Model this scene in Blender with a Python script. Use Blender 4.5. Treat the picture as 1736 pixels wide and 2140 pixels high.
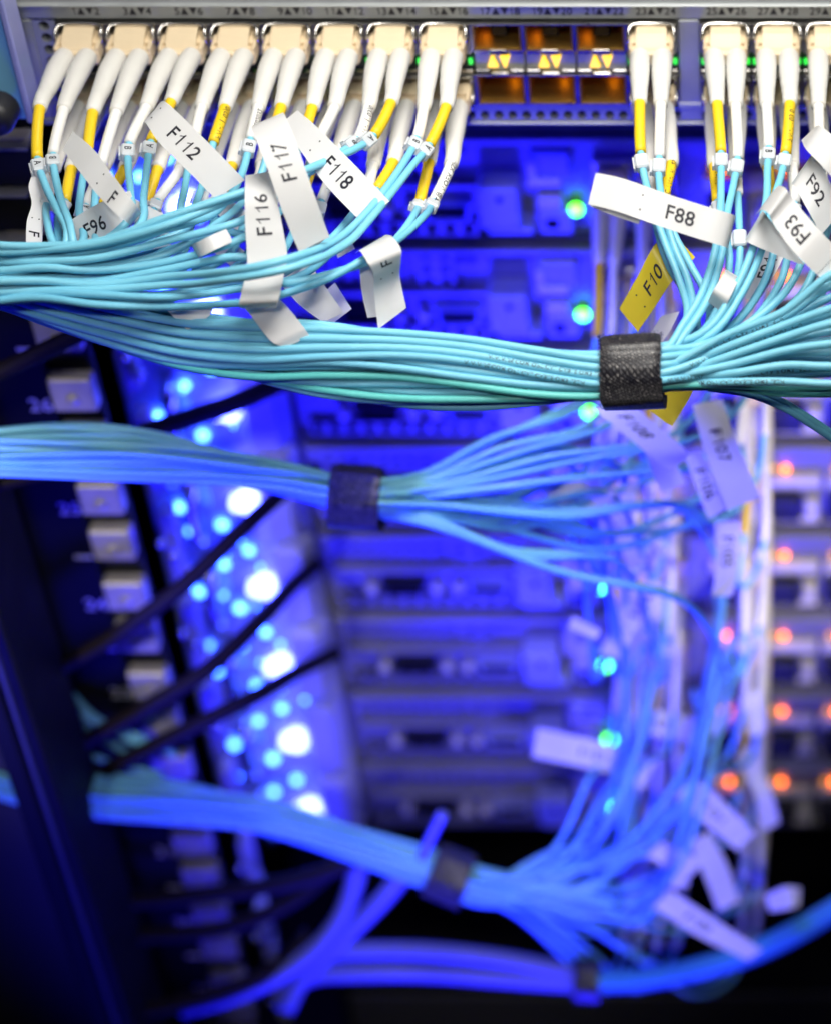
import bpy, math, random
from mathutils import Vector, Matrix
random.seed(7)
for o in list(bpy.data.objects): bpy.data.objects.remove(o)
scene = bpy.context.scene
COL = scene.collection
MM = 0.001
# ------------------------------------------------------------------ camera, world, lights
PITCH = math.radians(43.0)
FPX, CX, CY = 4784.0, 1570.0, 1070.0          # reading frame of the photograph: 1736 x 2140
CAM = Vector((0.0, -556.0, 1500.0))           # millimetres
SP, CP = math.sin(PITCH), math.cos(PITCH)
FWD, DOWN, UPC = Vector((0, CP, -SP)), Vector((0, -SP, -CP)), Vector((0, SP, CP))
cam = bpy.data.cameras.new('camera'); camo = bpy.data.objects.new('camera', cam); COL.objects.link(camo)
camo.location = CAM * MM
camo.rotation_euler = (math.radians(90) - PITCH, 0, 0)
cam.sensor_fit = 'HORIZONTAL'; cam.sensor_width = 36.0
cam.lens = 36.0 * FPX / 1736.0
cam.shift_x = -(CX - 868.0) / 1736.0
cam.clip_start = 0.02; cam.clip_end = 20
cam.dof.use_dof = True; cam.dof.focus_distance = 0.580; cam.dof.aperture_fstop = 9.2
scene.camera = camo
w = bpy.data.worlds.new('World'); scene.world = w; w.use_nodes = True
w.node_tree.nodes['Background'].inputs[0].default_value = (0.10, 0.08, 1.0, 1)
w.node_tree.nodes['Background'].inputs[1].default_value = 0.004
scene.view_settings.view_transform = 'Standard'; scene.view_settings.look = 'None'
scene.view_settings.exposure = 0.0; scene.view_settings.gamma = 1.0
scene.cycles.use_denoising = True
scene.cycles.sample_clamp_indirect = 4.0
scene.cycles.max_bounces = 4
BLUE = (0.018, 0.011, 1.0)
def area(name, loc, target, size, power, color, spread=180.0, size_y=None):
    l = bpy.data.lights.new(name, 'AREA'); l.energy = power; l.color = color
    l.shape = 'RECTANGLE'; l.size = size * MM; l.size_y = (size_y or size) * MM; l.spread = math.radians(spread)
    o = bpy.data.objects.new(name, l); COL.objects.link(o); o.location = Vector(loc) * MM
    o.rotation_euler = (Vector(target) - Vector(loc)).to_track_quat('-Z', 'Y').to_euler()
    return o
def spot(name, loc, target, cone, power, color, radius=20, blend=.5):
    l = bpy.data.lights.new(name, 'SPOT'); l.energy = power; l.color = color; l.spot_size = math.radians(cone); l.spot_blend = blend
    l.shadow_soft_size = radius * MM
    o = bpy.data.objects.new(name, l); COL.objects.link(o); o.location = Vector(loc) * MM
    o.rotation_euler = (Vector(target) - Vector(loc)).to_track_quat('-Z', 'Y').to_euler()
    return o
area('ceiling_light', (0, -92, 1520), (-60, -75, 1130), 300, 0.72, (1.0, 0.965, 0.90), 90, 150)
spot('front_fill', (-20, -600, 1700), (-105, -70, 1165), 31, 6.0, (1.0, 0.965, 0.91), 30, .6)  # added front fill that brightens the switch face
spot('side_fill', (260, -350, 1180), (46, 72, 952), 25, 14.0, (1.0, 0.89, 0.76), 25, .5)  # unseen white fill added for the right-hand server ends
spot('rail_fill', (-330, -560, 1430), (-252, -20, 985), 16, 11.0, (1.0, 0.95, 0.88), 20, .7)  # unseen white beam added to lift the rail and left bundle ends
spot('lower_fill', (80, -560, 1350), (-66, -50, 866), 21, 6.0, (1.0, 0.95, 0.88), 20, .9)  # weak white fill added over the lowest bundle and low flags
spot('blue_side_fill', (-400, -330, 1060), (-120, -50, 985), 46, 34.0, BLUE, 50, .9)  # blue fill added in front so the lower bundles turn blue
spot('blue_low_fill', (-100, -330, 640), (-112, 30, 925), 43, 44.0, BLUE, 90, .9)  # blue fill added from below for undersides and server fronts

# ------------------------------------------------------------------ helpers
def P(x, y, d):
    """the point seen at (x, y) of the photograph, d millimetres along the view axis"""
    return CAM + d * (FWD + Vector(((x - CX) / FPX, 0, 0)) + DOWN * ((y - CY) / FPX))
def PY(x, y, Y):
    v = (y - CY) / FPX
    return P(x, y, (Y - CAM.y) / (CP - v * SP))
def pix(p):
    q = p - CAM; d = q.dot(FWD)
    return CX + q.x / d * FPX, CY + q.dot(DOWN) / d * FPX, d
def lin(a, b, t): return a + (b - a) * t
def catmull(pts, step=2.0):
    pts = [Vector(p) for p in pts]
    e = [pts[0] * 2 - pts[1]] + pts + [pts[-1] * 2 - pts[-2]]
    out = []
    for i in range(1, len(e) - 2):
        p0, p1, p2, p3 = e[i-1], e[i], e[i+1], e[i+2]
        t0 = 0; t1 = max((p1-p0).length, 1e-4) ** .5; t2 = t1 + max((p2-p1).length, 1e-4) ** .5; t3 = t2 + max((p3-p2).length, 1e-4) ** .5
        n = max(2, int((p2 - p1).length / step))
        for k in range(n):
            t = t1 + (t2 - t1) * k / n
            a1 = p0*((t1-t)/(t1-t0)) + p1*((t-t0)/(t1-t0)); a2 = p1*((t2-t)/(t2-t1)) + p2*((t-t1)/(t2-t1)); a3 = p2*((t3-t)/(t3-t2)) + p3*((t-t2)/(t3-t2))
            b1 = a1*((t2-t)/(t2-t0)) + a2*((t-t0)/(t2-t0)); b2 = a2*((t3-t)/(t3-t1)) + a3*((t-t1)/(t3-t1))
            out.append(b1*((t2-t)/(t2-t1)) + b2*((t-t1)/(t2-t1)))
    out.append(pts[-1])
    return out
class Path:
    def __init__(s, pts, step=2.0):
        s.p = catmull(pts, step); s.s = [0.0]
        for a, b in zip(s.p, s.p[1:]): s.s.append(s.s[-1] + (b - a).length)
        s.L = s.s[-1]
    def at(s, t):
        t = min(max(t, 0), s.L)
        lo, hi = 0, len(s.s) - 1
        while hi - lo > 1:
            m = (lo + hi) // 2
            if s.s[m] <= t: lo = m
            else: hi = m
        f = (t - s.s[lo]) / max(s.s[hi] - s.s[lo], 1e-6)
        return s.p[lo].lerp(s.p[hi], f)
    def tan(s, t): return (s.at(t + .6) - s.at(t - .6)).normalized()
    def near(s, q): return s.s[min(range(len(s.p)), key=lambda i: (s.p[i] - q).length_squared)]
    def cut(s, a, b, step=2.0):
        n = max(2, int((b - a) / step)); return [s.at(lin(a, b, i / n)) for i in range(n + 1)]
class MB:
    def __init__(s): s.v = []; s.f = []; s.uv = {}
    def add(s, vs, fs):
        k = len(s.v); s.v += [Vector(v) for v in vs]; s.f += [tuple(i + k for i in f) for f in fs]; return k
    def box(s, x0, x1, y0, y1, z0, z1, bev=0.0, M=None):
        X, Y, Z = (x0, x1), (y0, y1), (z0, z1)
        vs, fs = [], []
        if bev <= 0:
            vs = [Vector((X[i], Y[j], Z[k])) for i in (0, 1) for j in (0, 1) for k in (0, 1)]
            fs = [(0,1,3,2), (4,6,7,5), (0,4,5,1), (2,3,7,6), (0,2,6,4), (1,5,7,3)]
        else:
            idx = {}
            for i in (0, 1):
                for j in (0, 1):
                    for k in (0, 1):
                        c = (X[i], Y[j], Z[k]); sg = (1 - 2*i, 1 - 2*j, 1 - 2*k)
                        for ax in range(3):
                            q = [c[a] + (0 if a == ax else sg[a] * bev) for a in range(3)]
                            idx[(i, j, k, ax)] = len(vs); vs.append(Vector(q))
            for ax in range(3):
                a, b = (ax + 1) % 3, (ax + 2) % 3
                for sd in (0, 1):
                    q = []
                    for (u, v_) in ((0,0), (1,0), (1,1), (0,1)):
                        t = [0,0,0]; t[ax] = sd; t[a] = u; t[b] = v_; q.append(idx[(t[0], t[1], t[2], ax)])
                    fs.append(tuple(q) if sd else tuple(reversed(q)))
                for u in (0, 1):
                    for v_ in (0, 1):
                        t0 = [0,0,0]; t1 = [0,0,0]; t0[a] = t1[a] = u; t0[b] = t1[b] = v_; t1[ax] = 1
                        q = (idx[(*t0, a)], idx[(*t1, a)], idx[(*t1, b)], idx[(*t0, b)])
                        fs.append(q if (u == v_) else tuple(reversed(q)))
            for i in (0, 1):
                for j in (0, 1):
                    for k in (0, 1):
                        q = (idx[(i,j,k,0)], idx[(i,j,k,1)], idx[(i,j,k,2)])
                        fs.append(q if (i + j + k) % 2 else tuple(reversed(q)))
        if M is not None: vs = [M @ v for v in vs]
        s.add(vs, fs); return s
    def tube(s, pts, r, n=10, cap=True):
        m = len(pts)
        rr = r if isinstance(r, (list, tuple)) else [r] * m
        t = (pts[1] - pts[0]).normalized()
        u = t.orthogonal().normalized()
        base = len(s.v)
        for i in range(m):
            t2 = (pts[min(i+1, m-1)] - pts[max(i-1, 0)])
            t2 = t2.normalized() if t2.length > 1e-9 else t
            u = (u - t2 * u.dot(t2))
            u = u.normalized() if u.length > 1e-6 else t2.orthogonal().normalized()
            wv = t2.cross(u); t = t2
            for k in range(n):
                a = 2 * math.pi * k / n
                s.v.append(pts[i] + (u * math.cos(a) + wv * math.sin(a)) * rr[i])
        for i in range(m - 1):
            for k in range(n):
                k2 = (k + 1) % n
                s.f.append((base + i*n + k, base + i*n + k2, base + (i+1)*n + k2, base + (i+1)*n + k))
        if cap:
            s.f.append(tuple(base + k for k in reversed(range(n)))); s.f.append(tuple(base + (m-1)*n + k for k in range(n)))
        return s
    def lathe(s, c, axis, prof, n=16):
        axis = Vector(axis).normalized(); c = Vector(c)
        pts = [c + axis * h for h, _ in prof]
        u = axis.orthogonal().normalized(); wv = axis.cross(u); base = len(s.v)
        for (h, r), p in zip(prof, pts):
            for k in range(n):
                a = 2 * math.pi * k / n; s.v.append(p + (u * math.cos(a) + wv * math.sin(a)) * r)
        for i in range(len(prof) - 1):
            for k in range(n):
                k2 = (k + 1) % n
                s.f.append((base + i*n + k, base + i*n + k2, base + (i+1)*n + k2, base + (i+1)*n + k))
        s.f.append(tuple(base + k for k in reversed(range(n)))); s.f.append(tuple(base + (len(prof)-1)*n + k for k in range(n)))
        return s
    def holes(s, x0, x1, z0, z1, y, depth, nx, nz, rad, n=8, rot=0.0):
        """a flat plate in the XZ plane with real openings"""
        w_, h_ = (x1 - x0) / nx, (z1 - z0) / nz
        for i in range(nx):
            for j in range(nz):
                cx, cz = x0 + (i + .5) * w_, z0 + (j + .5) * h_
                ang = [2 * math.pi * (k + .5) / n + rot for k in range(n)]
                o = []
                for a in ang:
                    ca, sa = math.cos(a), math.sin(a)
                    f = min(w_/2/abs(ca) if abs(ca) > 1e-6 else 1e9, h_/2/abs(sa) if abs(sa) > 1e-6 else 1e9)
                    if n == 4: o.append(Vector((cx + math.copysign(w_/2, ca), y, cz + math.copysign(h_/2, sa))))
                    else: o.append(Vector((cx + ca*f, y, cz + sa*f)))
                inn = [Vector((cx + rad*math.cos(a), y, cz + rad*math.sin(a))) for a in ang]
                bk = [v + Vector((0, depth, 0)) for v in inn]
                fs = []
                for k in range(n):
                    k2 = (k + 1) % n
                    fs += [(k, k2, n + k2, n + k), (n + k, n + k2, 2*n + k2, 2*n + k)]
                s.add(o + inn + bk, fs)
                if n != 4:
                    for (sx, sz) in ((-1,-1), (1,-1), (1,1), (-1,1)):
                        cor = Vector((cx + sx*w_/2, y, cz + sz*h_/2))
                        q = sorted(o, key=lambda v: (v - cor).length)[:2]
                        s.add([cor, q[0], q[1]], [(0, 1, 2)])
        return s
    def build(s, name, mat, parent=None, smooth=False, origin=None):
        if parent is not None: org = Vector(parent['_o']) if '_o' in parent.keys() else Vector((0, 0, 0))
        elif origin is not None: org = Vector(origin)
        else:
            xs = [v.x for v in s.v]; ys = [v.y for v in s.v]; zs = [v.z for v in s.v]
            org = Vector(((min(xs)+max(xs))/2, (min(ys)+max(ys))/2, min(zs)))
        me = bpy.data.meshes.new(name)
        me.from_pydata([tuple((v - org) * MM) for v in s.v], [], s.f)
        if smooth: me.polygons.foreach_set('use_smooth', [True] * len(me.polygons))
        me.materials.append(M_[mat] if isinstance(mat, str) else mat)
        if s.uv:
            ul = me.uv_layers.new(name='UVMap')
            for l in me.loops: ul.data[l.index].uv = s.uv.get(l.vertex_index, (0, 0))
        me.update()
        o = bpy.data.objects.new(name, me); COL.objects.link(o)
        ORG[o.name] = org
        if parent is not None: o.parent = parent; o['_o'] = tuple(org)
        else: o.location = org * MM; o['_o'] = tuple(org)
        return o
ORG = {}
def smooth_by_angle(o, deg=40):
    me = o.data
    me.polygons.foreach_set('use_smooth', [True] * len(me.polygons))
    me.set_sharp_from_angle(angle=math.radians(deg)); return o
def thing(name, loc, label, cat, group=None):
    o = bpy.data.objects.new(name, None); COL.objects.link(o); o.location = Vector(loc) * MM
    o.empty_display_size = 0.005; o['_o'] = tuple(loc); o['label'] = label; o['category'] = cat
    if group: o['group'] = group
    return o
def tag(o, label, cat, group=None, kind=None):
    o['label'] = label; o['category'] = cat
    if group: o['group'] = group
    if kind: o['kind'] = kind
    return o
def structure(o, label=None):
    o['kind'] = 'structure'
    if label: o['label'] = label
    return o
# ---- lettering: outlines of Blender's own font, triangulated once per string
GL = {}
def raw_glyph(s):
    cu = bpy.data.curves.new('lettering', 'FONT'); cu.body = s; cu.size = 1; cu.resolution_u = 3; cu.offset = .012
    ob = bpy.data.objects.new('lettering', cu); COL.objects.link(ob)
    dg = bpy.context.evaluated_depsgraph_get(); dg.update()
    me = ob.evaluated_get(dg).to_mesh()
    v = [(p.co.x, p.co.y) for p in me.vertices]; f = [tuple(p.vertices) for p in me.polygons]
    ob.evaluated_get(dg).to_mesh_clear(); bpy.data.objects.remove(ob); bpy.data.curves.remove(cu)
    return v, f
RG = {}
def char(c):
    """outline and advance of one character; the figure one gets its own flagged shape"""
    if c in RG: return RG[c]
    if c == ' ': RG[c] = ([], [], .30)
    elif c == '1':
        H = max(p[1] for p in char('F')[0])
        RG[c] = ([(.30, 0), (.385, 0), (.385, H), (.325, H), (.30, H * .86), (.30, H * .79), (.14, H * .72), (.14, H * .63)], [(0, 1, 2, 3, 4, 5), (4, 6, 7, 5)], .54)
    else:
        v, f = raw_glyph(c); v2, _ = raw_glyph(c + c)
        RG[c] = (v, f, max(p[0] for p in v2) - max(p[0] for p in v))
    return RG[c]
def glyphs(s):
    if s in GL: return GL[s]
    V, F, x = [], [], 0.0
    H = max(p[1] for p in char('F')[0])
    for c in s:
        v, f, a = char(c); k = len(V)
        V += [(p[0] + x, p[1] - H / 2) for p in v]; F += [tuple(i + k for i in q) for q in f]; x += a + .02
    x0, x1 = min(p[0] for p in V), max(p[0] for p in V)
    GL[s] = ([(p[0] - (x0 + x1) / 2, p[1]) for p in V], F); return GL[s]
def text_plane(s, size, c, ux, uy, mb=None, bold=1.0):
    mb = mb or MB(); v, f = glyphs(s)
    mb.add([c + ux * (x * size * bold) + uy * (y * size) for x, y in v], f); return mb
def text_on_tube(path, s0, s, size, r, phi0=0.0, flip=1):
    mb = MB(); v, f = glyphs(s); out = []
    for x, y in v:
        t = s0 + flip * x * size
        c = path.at(t); tg = path.tan(t)
        n = (CAM - c); n = (n - tg * n.dot(tg)).normalized(); b = n.cross(tg) * (-flip)
        a = phi0 + y * size / r
        out.append(c + (n * math.cos(a) + b * math.sin(a)) * (r * 1.0 + .035))
    mb.add(out, f); return mb
# ------------------------------------------------------------------ materials
M_ = {}
def mat(name, col, rough=.5, metal=0.0, var=.0, vscale=300, bump=0.0, bscale=1500, spec=.5, coat=0.0, trans=0.0):
    m = bpy.data.materials.new(name); m.use_nodes = True; nt = m.node_tree; b = nt.nodes['Principled BSDF']
    b.inputs['Base Color'].default_value = (*col, 1); b.inputs['Roughness'].default_value = rough; b.inputs['Metallic'].default_value = metal
    b.inputs['Specular IOR Level'].default_value = spec; b.inputs['Coat Weight'].default_value = coat
    tc = nt.nodes.new('ShaderNodeTexCoord')
    if var > 0:
        n = nt.nodes.new('ShaderNodeTexNoise'); n.inputs['Scale'].default_value = vscale; n.inputs['Detail'].default_value = 5
        nt.links.new(tc.outputs['Object'], n.inputs['Vector'])
        r = nt.nodes.new('ShaderNodeMapRange'); r.inputs['To Min'].default_value = 1 - var; r.inputs['To Max'].default_value = 1 + var * .6
        nt.links.new(n.outputs['Fac'], r.inputs['Value'])
        mx = nt.nodes.new('ShaderNodeMix'); mx.data_type = 'RGBA'; mx.blend_type = 'MULTIPLY'; mx.inputs['Factor'].default_value = 1
        mx.inputs['A'].default_value = (*col, 1); nt.links.new(r.outputs['Result'], mx.inputs['B']); nt.links.new(mx.outputs['Result'], b.inputs['Base Color'])
        r2 = nt.nodes.new('ShaderNodeMapRange'); r2.inputs['To Min'].default_value = max(rough - .12, .05); r2.inputs['To Max'].default_value = min(rough + .15, 1)
        nt.links.new(n.outputs['Fac'], r2.inputs['Value']); nt.links.new(r2.outputs['Result'], b.inputs['Roughness'])
    if bump > 0:
        n2 = nt.nodes.new('ShaderNodeTexNoise'); n2.inputs['Scale'].default_value = bscale; n2.inputs['Detail'].default_value = 3
        nt.links.new(tc.outputs['Object'], n2.inputs['Vector'])
        bp = nt.nodes.new('ShaderNodeBump'); bp.inputs['Strength'].default_value = bump; bp.inputs['Distance'].default_value = .0002
        nt.links.new(n2.outputs['Fac'], bp.inputs['Height']); nt.links.new(bp.outputs['Normal'], b.inputs['Normal'])
    if trans > 0:
        t = nt.nodes.new('ShaderNodeBsdfTranslucent'); t.inputs['Color'].default_value = (*col, 1)
        mix = nt.nodes.new('ShaderNodeMixShader'); mix.inputs[0].default_value = trans
        nt.links.new(b.outputs[0], mix.inputs[1]); nt.links.new(t.outputs[0], mix.inputs[2]); nt.links.new(mix.outputs[0], nt.nodes['Material Output'].inputs['Surface'])
    M_[name] = m; return m
def glow(name, col, strength, sample=True):
    m = bpy.data.materials.new(name); m.use_nodes = True; nt = m.node_tree; b = nt.nodes['Principled BSDF']
    b.inputs['Base Color'].default_value = (.2, .2, .2, 1); b.inputs['Emission Color'].default_value = (*col, 1); b.inputs['Emission Strength'].default_value = strength
    if not sample: m.cycles.emission_sampling = 'NONE'
    M_[name] = m; return m
mat('cable_aqua', (.21, .60, .78), .38, var=.10, vscale=120, bump=.08, bscale=700)
mat('cable_aqua_deep', (.17, .54, .74), .42, var=.12, vscale=120, bump=.08, bscale=700)
mat('cable_aqua_greenlit', (.12, .58, .56), .40, var=.10, vscale=120)  # greener tint paints green light onto the lowest strands
mat('boot_white', (.78, .77, .73), .45, var=.05, vscale=200, bump=.12, bscale=900)
mat('sleeve_white', (.84, .84, .82), .42, var=.04, vscale=200, bump=.06)
mat('sleeve_yellow', (.88, .60, .015), .42, var=.06, vscale=200, bump=.06)
mat('clip_white', (.80, .83, .86), .35, var=.04, trans=.25)
mat('plug_beige', (.74, .60, .40), .42, var=.06, vscale=250, bump=.10)
mat('label_white', (.86, .86, .86), .34, var=.03, vscale=90, bump=.10, bscale=180, trans=.22)
mat('label_yellow', (.80, .64, .03), .36, var=.05, vscale=90, bump=.10, bscale=180, trans=.20)
mat('ink', (.012, .012, .022), .55)
mat('ink_dark', (.02, .02, .03), .6)
mat('ink_white', (.75, .72, .68), .6)
mat('switch_metal', (.40, .42, .43), .45, metal=.35, var=.14, vscale=160, bump=.15, bscale=2500)
mat('steel', (.62, .60, .57), .22, metal=1.0, var=.10, vscale=300)
mat('cage_steel', (.50, .49, .47), .30, metal=1.0, var=.12, vscale=300)
mat('cage_gold', (.50, .28, .06), .4, metal=.8, var=.3, vscale=260)
mat('gold', (.85, .55, .12), .28, metal=1.0)
mat('black_plastic', (.012, .012, .016), .45, var=.2)
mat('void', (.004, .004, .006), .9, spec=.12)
mat('server_metal', (.20, .20, .23), .42, metal=.25, var=.16, vscale=120, bump=.1)
mat('server_dark', (.055, .055, .07), .5, metal=.2, var=.2, vscale=150)
mat('server_light', (.58, .55, .53), .4, metal=.1, var=.12, vscale=150)
mat('ear_plastic', (.40, .41, .55), .5, var=.15, vscale=80)
mat('handle_blue', (.30, .32, .62), .35, var=.1)
mat('rail_black', (.010, .010, .012), .6, var=.25, vscale=60, spec=.12)
mat('nut_zinc', (.40, .37, .33), .38, metal=.3, var=.2, vscale=200)
mat('frame_black', (.008, .008, .010), .6, var=.2, vscale=60, spec=.12)
mat('wall_grey', (.035, .032, .034), .8, var=.15, vscale=30)
mat('panel_blue', (.20, .50, .78), .45, var=.1, vscale=40)
mat('power_cord', (.012, .008, .012), .6, var=.2, vscale=200, spec=.12)
mat('patch_blue', (.16, .18, .50), .4, var=.1, vscale=100)
mat('patch_aqua', (.06, .34, .55), .4, var=.1, vscale=100)
glow('led_green', (.10, 1.0, .005), 9.0)
glow('cage_glow_amber', (1.0, .42, .015), 5.0)  # amber glow put into the empty cages for reflected and leaked light
glow('led_green_small', (.0, .75, .03), 1.6, False)
glow('led_orange', (1.0, .16, .015), 9.0, False)
glow('led_amber', (1.0, .60, .0), 1.9, False)
glow('led_amber_dim', (1.0, .38, .015), 1.5, False)
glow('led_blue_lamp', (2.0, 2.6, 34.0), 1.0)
glow('led_glint_blue', (.8, 3.0, 34.0), 1.0, False)  # shared by the small ear lamps and the added glints
glow('glow_streak', (.06, .22, 3.0), 1.0, False)  # emissive streaks that stand for reflections on the ear's metal
glow('glint_blue_dim', (.10, .25, 6.0), 1.0, False)  # dimmer blue of the added glints
glow('led_cyan', (.05, .8, .9), 1.2, False)
# woven hook-and-loop tape: rows of pale stitches on black, from the strap's own UV
def strap_material():
    m = bpy.data.materials.new('strap_weave'); m.use_nodes = True; nt = m.node_tree; b = nt.nodes['Principled BSDF']
    uv = nt.nodes.new('ShaderNodeUVMap')
    br = nt.nodes.new('ShaderNodeTexBrick'); br.offset = .5; br.inputs['Scale'].default_value = 1.0
    br.inputs['Brick Width'].default_value = 1.05; br.inputs['Row Height'].default_value = .62; br.inputs['Mortar Size'].default_value = .19; br.inputs['Mortar Smooth'].default_value = .6
    br.inputs['Color1'].default_value = (.30, .28, .27, 1); br.inputs['Color2'].default_value = (.05, .05, .065, 1); br.inputs['Mortar'].default_value = (.003, .003, .008, 1)
    mp = nt.nodes.new('ShaderNodeMapping'); mp.inputs['Rotation'].default_value = (0, 0, math.radians(62))
    nt.links.new(uv.outputs[0], mp.inputs[0]); nt.links.new(mp.outputs[0], br.inputs['Vector'])
    nz = nt.nodes.new('ShaderNodeTexNoise'); nz.inputs['Scale'].default_value = 2.2; nt.links.new(uv.outputs[0], nz.inputs['Vector'])
    cr = nt.nodes.new('ShaderNodeMapRange'); cr.inputs['From Min'].default_value = .40; cr.inputs['From Max'].default_value = .66; cr.inputs['To Min'].default_value = .05; cr.inputs['To Max'].default_value = 1
    nt.links.new(nz.outputs['Fac'], cr.inputs['Value'])
    mx = nt.nodes.new('ShaderNodeMix'); mx.data_type = 'RGBA'; mx.inputs['A'].default_value = (.008, .008, .015, 1)
    nt.links.new(cr.outputs['Result'], mx.inputs['Factor']); nt.links.new(br.outputs['Color'], mx.inputs['B']); nt.links.new(mx.outputs['Result'], b.inputs['Base Color'])
    bp = nt.nodes.new('ShaderNodeBump'); bp.inputs['Strength'].default_value = .8; bp.inputs['Distance'].default_value = .0004; bp.invert = True
    nt.links.new(br.outputs['Fac'], bp.inputs['Height']); nt.links.new(bp.outputs['Normal'], b.inputs['Normal'])
    b.inputs['Roughness'].default_value = .30
    M_['strap_weave'] = m
strap_material()
mat('strap_fuzz', (.05, .045, .12), .7)
# ------------------------------------------------------------------ the cabinet (setting)
def zf(y, Y=0.0): return PY(CX, y, Y).z
structure(MB().box(-420, 420, 520, 524, 300, 1500).build('cabinet_back_wall', 'void'), 'dark inside back of the rack cabinet')
structure(MB().box(-306, -302, -120, 520, 300, 1500).build('cabinet_side_wall', 'frame_black'), 'black inside wall of the cabinet left of the rail')
structure(MB().box(-700, 500, 700, 704, 300, 1600).build('room_wall', 'wall_grey'), 'dim grey room beyond the cabinet')
# left mounting rail with numbered units, zinc cage-nut plates and screws
RX0, RX1, RY = -218.0, -204.5, -8.0
rail = thing('mounting_rail', (-235, RY, 640), 'black numbered rack mounting rail with zinc plates, left side', 'rack rail')
MB().box(-262, -219, RY, RY + 3, 560, 1400, .4).build('rail_flange', 'rail_black', rail)
MB().box(RX0, RX1, RY + 3, RY + 6, 560, 1400, .3).build('rail_web', 'rail_black', rail)
MB().box(-264, -260, RY - 8, RY + 6, 560, 1400, .5).build('rail_lip', 'rail_black', rail)
z26 = zf(845, RY)
for k in range(-2, 9):
    zc = z26 - 44.45 * k
    n = 26 - k
    for j, dz in enumerate((12.0, -8.5)):
        pl = MB().box(RX0, RX1, RY - 2.6, RY + 3, zc + dz - 13.0, zc + dz, .5).build('cage_nut_plate', 'nut_zinc', rail)
        sc = MB(); sc.lathe((-211.2, RY - 2.4, zc + dz - 8), (0, -1, 0), [(0, 2.2), (.8, 2.1), (1.2, 1.5), (1.3, .2)], 12)
        sc.build('screw_head', 'nut_zinc', pl, True)
    text_plane(str(n), 7.4, Vector((-222.8, RY - .25, zc)), Vector((1, 0, 0)), Vector((0, 0, 1))).build('unit_number', 'ink_white', rail)
    MB().box(-225.5, -219.6, RY - .3, RY + .2, zc - 22.8, zc - 21.4).build('unit_tick', 'ink_white', rail)
    for q in range(3):
        s2 = MB(); s2.lathe((-201.6 + q * 1.2, RY + 16 + 7 * q, zc + 14 - 13 * q), (0, -1, .2), [(0, 1.5), (1.6, 1.5), (2.2, .9), (2.4, .1)], 10)
        s2.build('rail_screw', 'steel', rail, True)
    MB().box(-204, -199.5, RY + 26, RY + 34, zc - 17, zc + 17, .8).build('rail_bracket', 'ear_plastic', rail)
# near post of the cabinet, lower left, and the grey wall outside it
pA, pB = PY(0, 1617, -70), PY(262, 2140, -70)
pL = PY(189, 2140, -70)
post = thing('cabinet_post', (pL.x, -70, 560), 'black vertical cabinet post in the lower left corner', 'cabinet post')
MB().box(pL.x, pB.x - 6, -70, -40, 560, 1120, 1.0).build('post_face', 'frame_black', post)
MB().box(pB.x - 6, pB.x, -66, -30, 560, 1120, .8).build('post_lip', 'rail_black', post)
MB().box(pL.x + 9, pL.x + 10.4, -71, -69.5, 560, 1120, .2).build('post_seam', 'server_dark', post)
structure(MB().box(pL.x - 260, pL.x - 1, -46, -40, 560, 1120, 1).build('cabinet_outer_panel', 'wall_grey'), 'dim grey cabinet side panel beyond the post')
# light blue painted door edge and its black knob at the top left corner
q0 = PY(20, 0, -20); q1 = PY(58, 250, -20)
pn = thing('cabinet_door_panel', (q1.x, -20, q1.z), 'light blue painted cabinet panel in the top left corner', 'cabinet panel')
MB().box(q0.x - 120, q0.x - 3.2, -20, -14, q1.z, 1330, .6).build('panel_sheet', 'panel_blue', pn)
MB().box(q0.x - 3.0, q0.x - 1.0, -22, -12, q1.z, 1330, .5).build('panel_edge', 'handle_blue', pn)
kc = PY(2, 222, -24)
kb = MB(); kb.lathe(kc, (0, -1, 0), [(0, 5.2), (6, 5.2), (7.5, 4.6), (8.5, 3.4), (9, 1)], 20)
tag(smooth_by_angle(kb.build('panel_knob', 'black_plastic')), 'round black knob on the light blue panel', 'knob')
for i, yy in enumerate((313, 411, 506)):
    c = PY(20, yy, -14)
    b_ = thing('blanking_plate', (c.x, -14, c.z - 14), ('black blanking plate just under the light blue panel', 'second black blanking plate below the light blue panel', 'third black blanking plate, beside the aqua cables at the left edge')[i], 'blanking plate', 'blanking plates')
    MB().box(c.x - 60, c.x + 6, -12, -8, c.z - 13.5, c.z - .6, .4).build('plate', 'rail_black', b_)
    MB().box(c.x - 60, c.x + 5, -14, -8, c.z - .5, c.z + .5, .2).build('plate_edge', 'server_metal', b_)

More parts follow.
